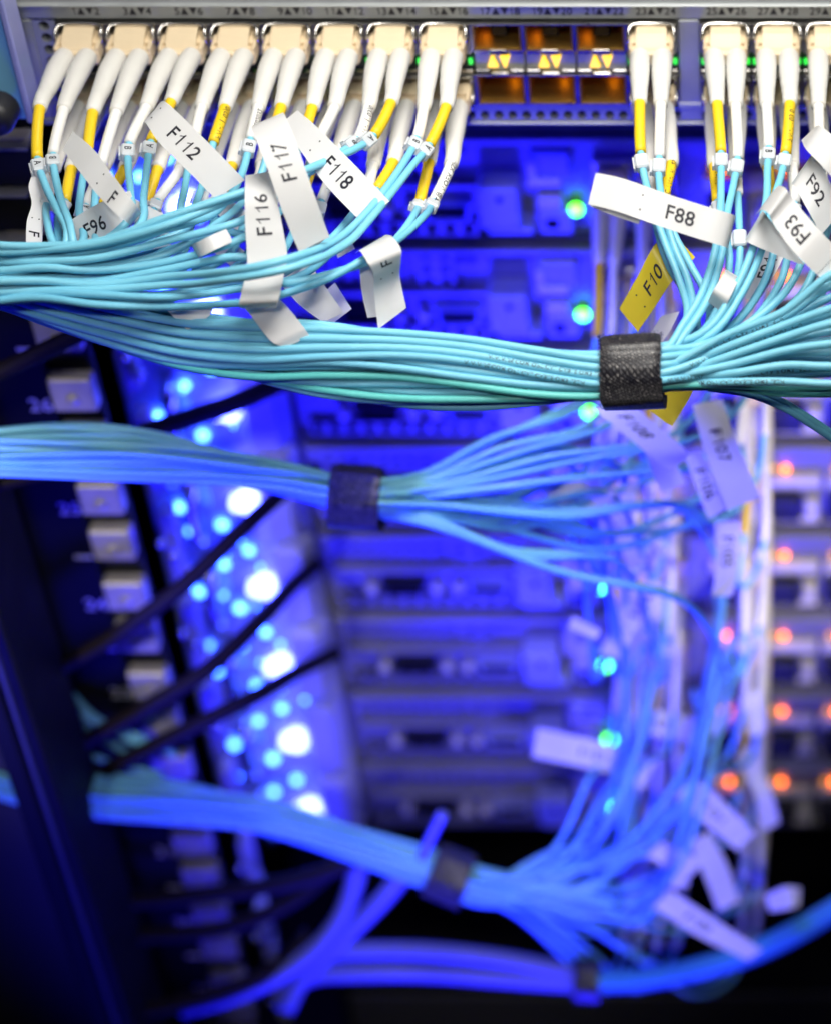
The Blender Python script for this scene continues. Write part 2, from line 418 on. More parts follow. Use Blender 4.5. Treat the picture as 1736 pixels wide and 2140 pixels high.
# ------------------------------------------------------------------ servers: eight units under the switch, faces set back
SY = 75.0
gz0 = PY(1213, 645, SY).z + 44.45
def led(name, m, c, r, parent, axis=(0, -1, 0), h=1.2):
    b = MB(); b.lathe(c, axis, [(0, r), (h * .6, r), (h, r * .6), (h * 1.1, .05)], 14); return b.build(name, m, parent, True)
def make_server():
    z = gz0
    s = thing('rack_server', (-60, SY, z - 13), '', 'server', 'servers stacked below the switch')
    MB().box(-164, 120, SY, SY + 380, z - 12.6, z + 30.6, .5).build('chassis', 'server_metal', s)
    MB().box(-163, 118, SY - 7, SY - .2, z + 27.6, z + 30.2, .5).build('top_lip', 'server_metal', s)
    MB().box(-160, -78, SY - 5, SY - .2, z + 8.6, z + 11.2, .4).build('middle_ledge', 'server_metal', s)
    MB().box(-162, 118, SY - 3, SY - .2, z - 12.4, z - 10.8, .3).build('bottom_lip', 'server_dark', s)
    MB().holes(-160, -92, z - 10.7, z - 5.2, SY - 3.2, 2.6, 11, 1, 2.2).build('vent_strip', 'server_metal', s)
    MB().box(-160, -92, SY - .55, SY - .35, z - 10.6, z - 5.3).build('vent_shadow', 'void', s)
    MB().holes(-114, -101.6, z + 11.4, z + 26.6, SY - 2.4, 1.9, 2, 3, 2.1, 4).build('square_vent_plate', 'server_metal', s)
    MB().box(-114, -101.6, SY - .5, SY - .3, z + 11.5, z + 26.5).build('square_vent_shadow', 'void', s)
    MB().holes(-101.4, -93.4, z + 21.8, z + 26.6, SY - 2.4, 1.9, 2, 1, 1.5, 4).build('square_vent_plate', 'server_dark', s)
    MB().holes(-158, -118, z + 12.5, z + 26, SY - 1.6, 1.2, 8, 3, 1.7, 4).build('card_slot_cover', 'server_metal', s)
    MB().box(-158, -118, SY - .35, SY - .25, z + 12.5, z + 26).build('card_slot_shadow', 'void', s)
    # serial and video sockets with their screw posts
    for (cx, w_, m) in ((-101.5, 8.6, 'handle_blue'), (-134, 9.0, 'black_plastic')):
        b = MB(); prof = [(-w_, 3.4), (w_, 3.4), (w_ - 1.6, -3.4), (-w_ + 1.6, -3.4)]
        for r_, y0 in ((1.0, SY - .2), (1.0, SY - 5), (.84, SY - 5.2), (.84, SY - 1.2)):
            b.v += [Vector((cx + x * r_, y0, z + zz * r_)) for x, zz in prof]
        for i in range(3):
            for k in range(4): b.f.append((i*4 + k, i*4 + (k+1) % 4, i*4 + 4 + (k+1) % 4, i*4 + 4 + k))
        b.f.append((12, 13, 14, 15))
        so = b.build('socket', m, s)
        MB().box(cx - w_ * .72, cx + w_ * .72, SY - 5.6, SY - 4.4, z - 1.5, z + 1.5, .4).build('socket_slot', 'void', so)
        for sg in (-1, 1):
            pb = MB(); pb.lathe((cx + sg * (w_ + 3.4), SY - .2, z), (0, -1, 0), [(0, 2.3), (5, 2.3), (5.6, 1.9), (5.7, .4)], 10)
            pb.build('screw_post', 'server_light', so, True)
    # release box with thumb hole, latch block, white sockets, pull bar
    t = MB().box(-90.2, -76.4, SY - 12, SY - .2, z - 2, z + 14.5, .9).build('release_box', 'handle_blue', s)
    h = MB(); h.lathe((-82.8, SY - 11.9, z + 10), (0, -1, 0), [(0, 1.3), (.25, 1.25), (.3, .1)], 12); h.build('release_hole', 'void', t)
    MB().box(-73.2, -59.2, SY - 7, SY - .2, z + 13.4, z + 25, 1.2).build('latch_block', 'handle_blue', s)  # blue in the colour stands for blue light on the white latch
    MB().box(-73.6, -62.2, SY - 9, SY - 7.2, z + 12.4, z + 16.2, .7).build('latch_lit_part', 'server_light', s)  # pale L paints the part of the latch in white light
    MB().box(-73.6, -70.2, SY - 8.8, SY - 7.2, z + 16.4, z + 22.6, .7).build('latch_lit_part', 'server_light', s)
    MB().box(-71, -63, SY - 6, SY - .2, z + 1.6, z + 6.6, .5).build('network_socket', 'server_light', s)
    b2 = MB().box(-71, -60, SY - 4, SY - .2, z - 9.6, z - .2, .5).build('network_socket', 'handle_blue', s)
    MB().box(-69, -64.6, SY - 4.3, SY - 3.6, z - 7.4, z - 3.4, .2).build('socket_opening', 'void', b2)
    MB().box(-88, -72.5, SY - 9, SY - .2, z - 6.4, z - 3.6, .6).build('pull_bar', 'handle_blue', s)
    led('status_lamp', 'led_green', (-58.6, SY - 3.0, z), 2.3, s)
    MB().box(-61, -56.2, SY - .9, SY - .2, z - 7, z + 3, .3).build('lamp_bezel', 'black_plastic', s)
    # network card end at the right: pale bars, black sockets, amber lamps
    for x0 in (-16.0, 6.0, 28.0):
        MB().box(x0, x0 + 19.6, SY - 4, SY - .2, z + 7.6, z + 12.8, .5).build('card_bar', 'server_light', s)
        MB().box(x0, x0 + 19.6, SY - 3, SY - .2, z - 11, z - 9.2, .4).build('card_bar', 'server_light', s)
        ns = MB().box(x0 + 1, x0 + 12.4, SY - 5, SY - .2, z - 8.6, z + 3.4, .4).build('network_socket', 'black_plastic', s)
        for q in range(4): MB().box(x0 + 2.4 + q * 2.4, x0 + 3.5 + q * 2.4, SY - 5.4, SY - 4.6, z - 1.6, z + 1.6, .1).build('socket_pin', 'server_dark', ns)
        MB().box(x0 + 13.8, x0 + 18.6, SY - 6, SY - .2, z - 6, z + 1.6, .6).build('release_tab', 'server_light', s)
        led('port_lamp', 'led_orange', (x0 + 6.6, SY - 1.2, z + 15.4), 1.25, s)
        led('port_lamp', 'led_amber_dim', (x0 + 3.0, SY - 1.2, z + 15.6), 1.1, s)
    for x0 in (-52.8, -38.3, -5.8): MB().box(x0, x0 + 13.6, SY - 5, SY - .2, z + 7.4, z + 20.4, .5).build('transceiver_cage', 'cage_steel', s)
    # glowing left end: pale moulded ear with a big lamp, small lamps and a metal pull handle
    e = MB().box(-224, -166, SY - 6, SY + 40, z - 13.4, z + 30.8, 1.6).build('ear', 'ear_plastic', s)
    MB().box(-182, -168, SY - 12, SY - 6.2, z - 12, z + 28, 2.2).build('ear_moulding', 'ear_plastic', e)
    hp = [(-205, SY - 6, z + 19), (-205, SY - 15, z + 16), (-205.5, SY - 16, z + 4), (-205, SY - 15, z - 8), (-205, SY - 6, z - 11)]
    MB().tube(catmull(hp, 2), 2.4, 10).build('ear_handle', 'steel', e, True)
    lp = MB(); lp.lathe((-185.5, SY - 12, z + 6.5), (.08, -1, 0), [(-6, 3.4), (0, 3.4), (1.2, 3.0), (2.0, 1.8), (2.2, .1)], 18)
    lp.lathe((-189.6, SY - 11, z + 5.2), (.05, -1, .1), [(-5, 2.2), (0, 2.2), (1.2, 1.6), (1.6, .1)], 12)
    lp.v = [Vector((-185.5 + (v.x + 185.5) * 1.12, v.y, v.z)) for v in lp.v]
    lp.build('ear_lamp', 'led_blue_lamp', s, True)
    for (x, dz, hh) in ((-207.5, 8, 7), (-203.4, 9.5, 6), (-201.6, 6, 4)): MB().box(x, x + 1.1, SY - 8, SY - 6.1, z + dz - hh, z + dz + hh, .3).build('glow_streak', 'glow_streak', s)  # reflection streaks drawn as glowing strips
    for (x, dz, r_) in ((-190, 23.5, 1.7), (-200.5, 16, 1.6), (-212.5, 1.5, 1.9), (-198, -7.5, 2.0), (-176, 22, .8)):
        led('ear_led_glint', 'led_glint_blue', (x, SY - 7.2, z + dz), r_, s, h=1.5)
    return s
def copy_tree(o, parent=None):
    c = o.copy(); COL.objects.link(c); c.parent = parent
    for ch in list(o.children): copy_tree(ch, c)
    return c
sv = make_server()
ordn = ['topmost', 'second', 'third', 'fourth', 'fifth', 'sixth', 'seventh', 'lowest']
SERVERS = [sv]
for k in range(1, 8):
    c = copy_tree(sv); c.location = sv.location + Vector((0, 0, -44.45 * k * MM)); SERVERS.append(c)
for k, c in enumerate(SERVERS):
    c['label'] = ('thin blue-lit rack server directly below the switch, topmost of eight' if k == 0 else
                  'lowest thin blue-lit rack server of the stack, above the dark gap' if k == 7 else
                  'thin blue-lit rack server, %s from the top below the switch' % ordn[k])
for k in range(8):
    l = bpy.data.lights.new('ear_lamp_light', 'POINT'); l.energy = .018; l.color = BLUE; l.shadow_soft_size = 3 * MM
    o = bpy.data.objects.new('ear_lamp_light', l); COL.objects.link(o); o.location = Vector((-185, SY - 26, gz0 + 6.5 - 44.45 * k)) * MM
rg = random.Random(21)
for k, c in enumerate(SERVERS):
    for q in range(6):  # scattered glints added as glowing beads among the small lamps
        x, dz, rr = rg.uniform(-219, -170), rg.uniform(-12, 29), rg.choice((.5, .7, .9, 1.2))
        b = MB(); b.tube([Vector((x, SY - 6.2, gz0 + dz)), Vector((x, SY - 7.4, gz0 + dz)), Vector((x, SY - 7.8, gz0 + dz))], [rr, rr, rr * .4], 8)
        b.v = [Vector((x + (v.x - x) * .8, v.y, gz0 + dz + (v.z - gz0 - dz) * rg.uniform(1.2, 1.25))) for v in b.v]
        ob = b.build('ear_led_glint', 'led_glint_blue' if rr < 1 else 'glint_blue_dim', sv, True); ob.parent = c
# lower chassis lit blue at the foot of the picture
zl = zf(2058, SY)
lc = thing('lower_chassis', (0, SY, zl - 90), 'dark blue-lit chassis at the bottom edge below the gap', 'chassis')
MB().box(PY(715, 2090, SY).x, 200, SY, SY + 300, zl - 120, zl, 1).build('chassis_box', 'void', lc)
MB().box(PY(715, 2090, SY).x + 4, 198, SY - 2, SY - .2, zl - 118, zl - 6, .6).build('front_panel', 'server_dark', lc)

# ------------------------------------------------------------------ the switch
def X_at(x, y, Y=0.0): return PY(x, y, Y).x
sw = thing('network_switch', (-60, 0, zf(252)), 'grey metal network switch with numbered fibre ports across the top', 'network switch')
zt, zs, zu0, zu1, zm0, zm1, zd0, zd1, zv0, zv1, zb = zf(-14), zf(34), zf(38), zf(95), zf(97), zf(141), zf(144), zf(206), zf(222), zf(246), zf(253)
SX0, SX1 = -202.5, 60.0
MB().box(SX0, SX1, 22, 300, zb, zt, .4).build('case', 'switch_metal', sw)
MB().box(SX0, SX1, 2, 21.8, zs + .2, zt, .4).build('case_top', 'switch_metal', sw)
MB().box(SX0, SX1, 2, 21.8, zb, zd1 - .4, .4).build('case_bottom', 'switch_metal', sw)
MB().box(SX0, SX0 + 4, 2, 21.8, zd1 - .2, zs, .4).build('case_side', 'switch_metal', sw)
MB().box(SX0, SX1, -1.5, 1.8, zs, zt, .5).build('label_strip', 'switch_metal', sw)
MB().box(SX0, SX1, -3, 1.8, zf(4), zf(-2), .4).build('top_edge', 'switch_metal', sw)
PX = [-184.9 + 14.3 * k for k in range(12)]
PX2 = [-7.2 + 14.3 * k for k in range(4)]
TXX = [-183.2 + 14.25 * k for k in range(12)] + [-7.0 + 14.25 * k for k in range(4)]
# frame pieces round the port banks
for (a, b_) in ((SX0, PX[0] - 7.4), (PX[11] + 7.2, PX2[0] - 7.2), (PX2[3] + 7.2, SX1)):
    if a == SX0:
        MB().box(a, b_ - 6.6, -1.5, 1.8, zb, zs - .2, .4).build('front_frame', 'switch_metal', sw)
        MB().holes(b_ - 6.5, b_, zf(205), zs - .2, -1.4, 2.5, 1, 7, 1.55).build('side_vent', 'switch_metal', sw)
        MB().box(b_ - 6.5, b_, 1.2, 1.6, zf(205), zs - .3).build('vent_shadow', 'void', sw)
        MB().box(b_ - 6.5, b_, -1.5, 1.8, zb, zf(205) - .2, .3).build('front_frame', 'switch_metal', sw)
    else: MB().box(a, b_, -1.5, 1.8, zv1, zs - .2, .4).build('front_frame', 'switch_metal', sw)
nh = 60
MB().holes(PX[0] - 7.4, SX1, zv1 + .1, zv0 - .1, -1.4, 2.5, 64, 1, 1.45).build('bottom_vent', 'switch_metal', sw)
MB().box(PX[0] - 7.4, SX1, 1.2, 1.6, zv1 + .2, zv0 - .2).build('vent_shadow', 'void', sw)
MB().box(SX0 + 9, SX1, -2.2, 1.8, zb, zv1 - .1, .4).build('bottom_edge', 'switch_metal', sw)
MB().box(PX[0] - 7.4, SX1, -1.8, 1.8, zv0, zd1 - .2, .4).build('bottom_bar', 'switch_metal', sw)
MB().box(SX0, PX[0] - 7.6, -2.0, 1.6, zb + .1, zb + 2, .3).build('corner_foot', 'switch_metal', sw)
# printed numbers with up and down arrows
for i, X in enumerate(TXX):
    a, b_ = 2 * i + 1, 2 * i + 2
    zc = zf(16); mb = MB(); y = -1.62
    ux, uz = Vector((1, 0, 0)), Vector((0, 0, 1))
    sz = 3.3
    text_plane(str(a), sz, Vector((X - (3.2 if a < 10 else 4.0), y, zc)), ux, uz, mb, .95)
    text_plane(str(b_), sz, Vector((X + (3.2 if b_ < 10 else 4.0), y, zc)), ux, uz, mb, .95)
    mb.add([(X - 2.3, y, zc - 1.15), (X - .15, y, zc - 1.15), (X - 1.2, y, zc + 1.15)], [(0, 1, 2)])
    mb.add([(X + .15, y, zc + 1.15), (X + 2.3, y, zc + 1.15), (X + 1.2, y, zc - 1.15)], [(0, 2, 1)])
    mb.build('port_number', 'ink_dark', sw)
# port cages
def cage_frame(X, z0, z1, name='port_cage'):
    b = MB(); t = .35
    b.box(X - 7.1, X - 7.1 + t, -3.2, 20, z0, z1); b.box(X + 7.1 - t, X + 7.1, -3.2, 20, z0, z1)
    b.box(X - 7.1 + t, X + 7.1 - t, -3.2, 20, z1 - t, z1); b.box(X - 7.1 + t, X + 7.1 - t, -3.2, 20, z0, z0 + t)
    return b.build(name, 'cage_steel', sw)
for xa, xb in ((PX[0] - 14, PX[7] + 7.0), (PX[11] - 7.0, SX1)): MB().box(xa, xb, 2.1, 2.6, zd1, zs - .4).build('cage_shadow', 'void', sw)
for k, X in enumerate(PX + PX2):
    empty = 8 <= k <= 10
    cu = cage_frame(X, zu1, zu0); cd = cage_frame(X, zd1, zd0)
    # lamp bar between the rows
    lb = MB().box(X - 7.0, X + 7.0, -1.2, 2.0, zm1, zm0, .3).build('lamp_bar', 'switch_metal' if empty else 'server_dark', sw)
    for sg in (-1, 1):
        MB().box(X + (2.9 if sg > 0 else -6.9), X + (6.9 if sg > 0 else -2.9), -2.6, -1.3, zm0 - .9, zm0 + .2, .3).build('cage_spring', 'steel', lb)
        MB().box(X + (2.9 if sg > 0 else -6.9), X + (6.9 if sg > 0 else -2.9), -2.6, -1.3, zm1 - .2, zm1 + .9, .3).build('cage_spring', 'steel', lb)
    MB().box(X - 2.6, X + 2.6, -3.2, -1.3, zm0 - 1.0, zm0 + .8, .4).build('cage_latch', 'steel', lb)
    MB().box(X - 2.6, X + 2.6, -3.2, -1.3, zm1 - .8, zm1 + .4, .4).build('cage_latch', 'steel', lb)
    zc = (zm0 + zm1) / 2 - .2
    if empty:
        for sg in (-1, 1):
            t = MB(); cx = X + sg * 1.75 - .2; w_ = 1.45; h_ = 1.75
            a = [Vector((cx - w_, -2.2, zc + (-h_ if sg < 0 else h_))), Vector((cx + w_, -2.2, zc + (-h_ if sg < 0 else h_))), Vector((cx + .25, -2.2, zc + (h_ if sg < 0 else -h_))), Vector((cx - .25, -2.2, zc + (h_ if sg < 0 else -h_)))]
            bck = [v + Vector((0, 1.2, 0)) for v in a]
            t.add(a + bck, [(0, 1, 2, 3), (0, 4, 5, 1), (1, 5, 6, 2), (2, 6, 7, 3), (3, 7, 4, 0)])
            t.build('port_lamp', 'led_amber', lb)
        for (z0, z1, up) in ((zu1, zu0, 1), (zd1, zd0, 0)):
            cav = MB().box(X - 6.5, X + 6.5, 14, 14.6, z0 + .5, z1 - .5).build('cage_inside', 'cage_gold', sw)
            MB().box(X - 6.6, X - 6.2, -2.8, 14, z0 + .5, z1 - .5).build('cage_lining', 'cage_gold', sw)
            MB().box(X + 6.2, X + 6.6, -2.8, 14, z0 + .5, z1 - .5).build('cage_lining', 'cage_gold', sw)
            MB().box(X - 6.1, X + 6.1, -2.6, 14, z0 + .5, z0 + .8).build('cage_lining', 'cage_gold', sw)
            if up:
                MB().box(X - 2.3, X + 2.3, 3, 9, z0 + 1.2, z0 + 5.4, .4).build('socket_core', 'black_plastic', cav)
                for sg in (-1, 1): MB().box(X + sg * 1.1 - .45, X + sg * 1.1 + .45, 2.2, 4, z0 + 6.2, z1 - 1, .1).build('gold_contact', 'gold', cav)
                MB().box(X - 2.4, X + 2.4, 2, 3.4, z0 + 5.2, z0 + 6.4, .3).build('contact_plate', 'steel', cav)
                MB().box(X - 5.6, X - 3.6, 8, 9, z0 + 1, z1 - 1, .1).build('side_contact', 'gold', cav)
                led('cage_glow', 'cage_glow_amber', (X - 4.4, 7.6, (z0 + z1) / 2 + .4), .8, cav)  # glowing bead added for the orange reflections in the cage
            else:
                led('cage_glow', 'cage_glow_amber', (X + 2.2, 12, (z0 + z1) / 2 - .6), .9, cav)  # glowing bead added for lamp light leaking into the cage
    else:
        for sg in (-1, 1): MB().box(X + sg * 6.2 - .55, X + sg * 6.2 + .55, -2.0, -1.3, zc - .9, zc + .9, .1).build('port_lamp', 'led_green_small', lb)
# ------------------------------------------------------------------ fibre cords: plug, boots, colour sleeves, clips, cables
def boot_profile(L, r0):
    out = []
    n = 34
    for i in range(n + 1):
        t = i / n
        r = r0 * (0.99 + .03 * math.sin(min(t / .35, 1) * math.pi / 2)) if t < .35 else r0 * lin(1.02, .70, ((t - .35) / .65) ** 1.1)
        if t < .07: r *= math.sqrt(max(.12, 1 - (1 - t / .07) ** 2))
        for g in (.66, .73, .80, .87):
            if abs(t - g) < .012: r *= .955
        out.append((t * L, r))
    return out
def make_boot(path, s0, L, r0, parent, hole=True):
    pr = boot_profile(L, r0)
    pts = [path.at(s0 + h) for h, _ in pr]
    b = MB().tube(pts, [r for _, r in pr], 18)
    return b.build('boot', 'boot_white', parent, True)
def make_clip(path, s0, letter, parent, L=4.6, vis=True):
    c = path.at(s0); t = path.tan(s0); n = (CAM - c); n = (n - t * n.dot(t)).normalized(); b = n.cross(t)
    R = Matrix((b, t, n)).transposed().to_4x4(); R.translation = c
    m = MB().box(-1.75, 1.75, -L/2, L/2, -1.5, 1.55, .45, R).box(-2.35, -1.78, -L/2 + .3, L/2 - .3, -1.2, .5, .15, R)
    o = m.build('marker_clip', 'clip_white', parent)
    if letter:
        fx = random.choice((-1, 1))
        text_plane(letter, 2.5, c + n * 1.62, t * fx, n.cross(t * fx), None, .95).build('marker_letter', 'ink', o)
    return o
def plug_body(X, Z, row, parent, Y0=0.0):
    """beige duplex plug; row +1 latch on top, -1 latch below"""
    m = MB(); w_ = 4.15
    prof = [(-1.0, 4.2), (-2.4, 4.5), (-5.0, 4.5), (-7.0, 4.1), (-8.8, 3.2), (-10.4, 1.9), (-11.2, 1.0), (-11.2, -1.2), (-1.0, -1.2)]
    k = len(prof)
    for sx in (-1, 1): m.v += [Vector((X + sx * w_, Y0 + y, Z + row * z)) for y, z in prof]
    m.f += [tuple(range(k)), tuple(reversed(range(k, 2 * k)))]
    for i in range(k): m.f.append((i, k + i, k + (i + 1) % k, (i + 1) % k))
    o = m.build('plug_latch', 'plug_beige', parent)
    for i in range(4): MB().box(X - w_ + .1, X + w_ - .1, Y0 - 2.7 - .62 * i - .2, Y0 - 2.7 - .62 * i + .2, Z + row * 4.52 - .14, Z + row * 4.52 + .10, .08).build('grip_rib', 'plug_beige', o)
    MB().box(X - 5.9, X + 5.9, Y0 - 12.6, Y0 - 8.6, Z - 2.9, Z + 1.5, .7).build('plug_clip', 'plug_beige', parent)
    for sg in (-1, 1):
        MB().box(X + sg * 3.1 - 2.5, X + sg * 3.1 + 2.5, Y0 - 8.4, Y0 + 6, Z - 2.7, Z + 2.2, .3).build('plug_housing', 'plug_beige', parent)
        MB().box(X + sg * 5.6 - .5, X + sg * 5.6 + .5, Y0 - 11.8, Y0 - 4.5, Z - 2.2 , Z + 2.4, .35).build('plug_arm', 'plug_beige', parent)
    return o
def transceiver(X, Z, row, label, Y0=0.0):
    t = thing('optical_transceiver', (X, Y0, Z - 4), label, 'transceiver', 'transceivers in the switch ports')
    b = MB(); tk = .5
    b.box(X - 6.6, X - 6.6 + tk, Y0 - 4.5, Y0 + 12, Z - 4.1, Z + 4.0, .1); b.box(X + 6.6 - tk, X + 6.6, Y0 - 4.5, Y0 + 12, Z - 4.1, Z + 4.0, .1)
    b.box(X - 6.0, X + 6.0, Y0 - 3.2, Y0 + 12, Z + row * 4.25 - .25, Z + row * 4.25 + .25, .1)
    b.box(X - 6.0, X + 6.0, Y0 - 4.0, Y0 + 12, Z - row * 4.25 - .25, Z - row * 4.25 + .25, .1)
    b.build('shell', 'cage_steel', t)
    w = catmull([(X - 6.2, Y0 - 1, Z + row * .6), (X - 6.4, Y0 - 6.6, Z + row * .8), (X - 6.3, Y0 - 7.0, Z + row * 3.6), (X - 5.7, Y0 - 4.6, Z + row * 5.0), (X, Y0 - 3.6, Z + row * 5.1), (X + 5.7, Y0 - 4.6, Z + row * 5.0), (X + 6.3, Y0 - 7.0, Z + row * 3.6), (X + 6.4, Y0 - 6.6, Z + row * .8), (X + 6.2, Y0 - 1, Z + row * .6)], 1.2)
    MB().tube(w, .55, 8).build('bail_latch', 'steel', t, True)
    for sg in (-1, 1): MB().box(X + sg * 6.0 - .5, X + sg * 6.0 + .5, Y0 - 6.0, Y0 - 2.5, Z + row * 1.2 - 1.2, Z + row * 1.2 + 1.2, .3).build('latch_lug', 'steel', t)
    return t
PRINTS = ['FW-1 (103)01', '(UL) FW-1 103', '2202032 FW-1', 'WOER RSFR', 'VW-1 H 125C', 'E203950 FW-1']
def cord(label, X, Z, row, legs, group, Y0=0.0, cabmat=('cable_aqua', 'cable_aqua'), detail=True, plug=True, bootlen=None, cat='fibre cord', ncab=10):
    """legs: two dicts with pts (world points after the plug), sl (index of sleeve end in pts), col, mark letter or None"""
    c = thing('fibre_patch_cord', (X, Y0 - 11, Z - 3), label, cat, group)
    if plug: plug_body(X, Z, row, c, Y0)
    for i, lg in enumerate(legs):
        sx = X + (-3.1 if i == 0 else 3.1)
        q0 = Vector((sx, Y0 - 10.4, Z - .3)); q1 = q0.lerp(lg['pts'][0], .30) + Vector((0, -.5, .9)); q2 = q0.lerp(lg['pts'][0], .65) + Vector((0, -.4, .7))
        p = [q0, q1, q2] + lg['pts']
        pa = Path(p, 1.6)
        bootlen = pa.near(lg['pts'][0]) - .6
        make_boot(pa, .8, bootlen, 2.75, c)
        se = pa.near(lg['pts'][lg['sl']])
        se = max(se, bootlen + 5)
        sl = MB().tube(pa.cut(bootlen - .5, se, 1.6), 1.48, 14).build('sleeve', 'sleeve_yellow' if lg['col'] == 'y' else 'sleeve_white', c, True)
        if lg.get('print') is not None:
            text_on_tube(pa, (bootlen + se) / 2 + lg.get('poff', 0), lg['print'], 2.1, 1.48, lg.get('phi', .5), lg.get('flip', -1)).build('sleeve_print', 'ink', sl)
        cb = MB().tube(pa.cut(se - 1, pa.L, 2.2), 1.0, ncab).build('cable', cabmat[i], c, True)
        if lg.get('mark') is not None: make_clip(pa, se + lg.get('mo', 3.6), lg['mark'], c)
        if lg.get('cprint'):
            s0, txt = lg['cprint']; text_on_tube(pa, pa.L * s0, txt, 1.55, 1.0, .4, -1).build('cable_print', 'ink', cb)
    return c
NUM = ['zero','one','two','three','four','five','six','seven','eight','nine','ten','eleven','twelve','thirteen','fourteen','fifteen','sixteen','seventeen','eighteen','nineteen','twenty','twenty-one','twenty-two','twenty-three','twenty-four','twenty-five','twenty-six','twenty-seven','twenty-eight','twenty-nine','thirty']
def sleeves(lg):
    n = {'y': 'yellow', 'w': 'white'}; return '%s left and %s right sleeve' % (n[lg[0]['col']], n[lg[1]['col']])
ZU = (zu0 + zu1) / 2 - .2; ZD = (zd0 + zd1) / 2 + .2
# the sweep of cables to the left edge: rank 0 (top) .. 1 (bottom), layer 0 (front) .. 3
def sweep(rank, layer, x_from, y_from=None):
    out = []
    for x, ya, yb in ((500, 398, 628), (350, 458, 640), (200, 503, 636), (90, 509, 628), (0, 512, 634), (-90, 505, 640)):
        if x > x_from: continue
        wob = 5 * math.sin(x * .013 + rank * 17 + layer * 2.1)
        out.append(P(x, lin(ya, yb, rank) + wob, 556 + 2.3 * layer + 1.5 * math.sin(x * .011 + rank * 9)))
    return out
def leg(bb, se, col, mk, more, rank, layer, xf, **kw):
    pts = [P(bb[0], bb[1], 600), P(se[0], se[1], 592)]
    for q in more: pts.append(P(q[0], q[1], q[2]))
    pts += sweep(rank, layer, xf)
    d = dict(pts=pts, sl=1, col=col, mark=mk); d.update(kw); return d
G1 = 'duplex fibre cords in switch ports 1 to 16'
TOP = {
 1: (leg((83,225),(78,330),'y','A',[(96,390,584),(120,440,576),(140,490,568),(120,545,566)],.45,3,60),
     leg((133,228),(111,322),'w','B',[(114,360,586),(128,420,578),(148,480,568),(150,535,566)],.62,3,90)),
 3: (leg((194,234),(182,318),'y',None,[(172,380,586),(165,440,578),(170,510,568)],.30,3,120),
     leg((243,234),(211,345),'w',None,[(200,400,586),(196,460,578),(190,520,566)],.52,3,120)),
 5: (leg((306,224),(270,300),'w','B',[(268,345,586),(273,400,578),(268,460,566)],.10,3,210),
     leg((358,212),(316,295),'y','A',[(308,340,586),(300,410,578),(292,470,566)],.22,3,210)),
 7: (leg((422,224),(406,290),'w',None,[(392,360,588),(380,420,578),(360,470,566)],.16,2,300),
     leg((471,224),(446,298),'y',None,[(430,360,588),(410,425,578),(385,480,566)],.30,2,300, **{'print': 'FW-1 (103)01', 'flip': -1})),
 9: (leg((540,224),(524,290),'w','B',[(508,356,584),(480,410,574),(440,450,566)],.08,1,380, **{'print': '2202032', 'flip': -1}),
     leg((588,222),(565,300),'y',None,[(540,380,588),(500,430,578),(450,470,566)],.38,2,380, **{'print': 'E203'})),
 11: (leg((653,224),(628,300),'y',None,[(590,390,576),(550,432,566)],.27,1,520),
      leg((699,224),(662,300),'w',None,[(630,390,576),(570,455,567)],.46,1,520)),
 13: (leg((770,224),(748,290),'w','B',[(712,318,586),(650,358,580),(575,392,570),(515,405,562)],.075,0,470, **{'print': 'FW-1 (103)01', 'flip': -1}),
      leg((817,214),(781,282),'y','A',[(740,312,584),(690,333,578),(620,362,568),(545,388,560)],.0,0,470, )),
 15: (leg((885,224),(871,288),'w','B',[(843,340,582),(812,385,576),(765,445,568),(705,500,560),(610,538,543),(540,556,541),(480,566,544),(410,574,551)],.66,0,360),
      leg((932,222),(897,302),'y','A',[(862,345,582),(826,392,576),(780,450,567),(720,512,558),(620,556,543),(545,573,541),(480,583,544),(410,592,551)],.78,0,360)),
}
for i, (pt, lg) in enumerate(sorted(TOP.items())):
    X = PX[(pt - 1) // 2]
    transceiver(X, ZU, 1, 'steel transceiver holding the beige plug of upper port %s' % NUM[pt])
    cord('duplex fibre cord in upper switch port %s, %s' % (NUM[pt], sleeves(lg)), X, ZU, 1, lg, G1)
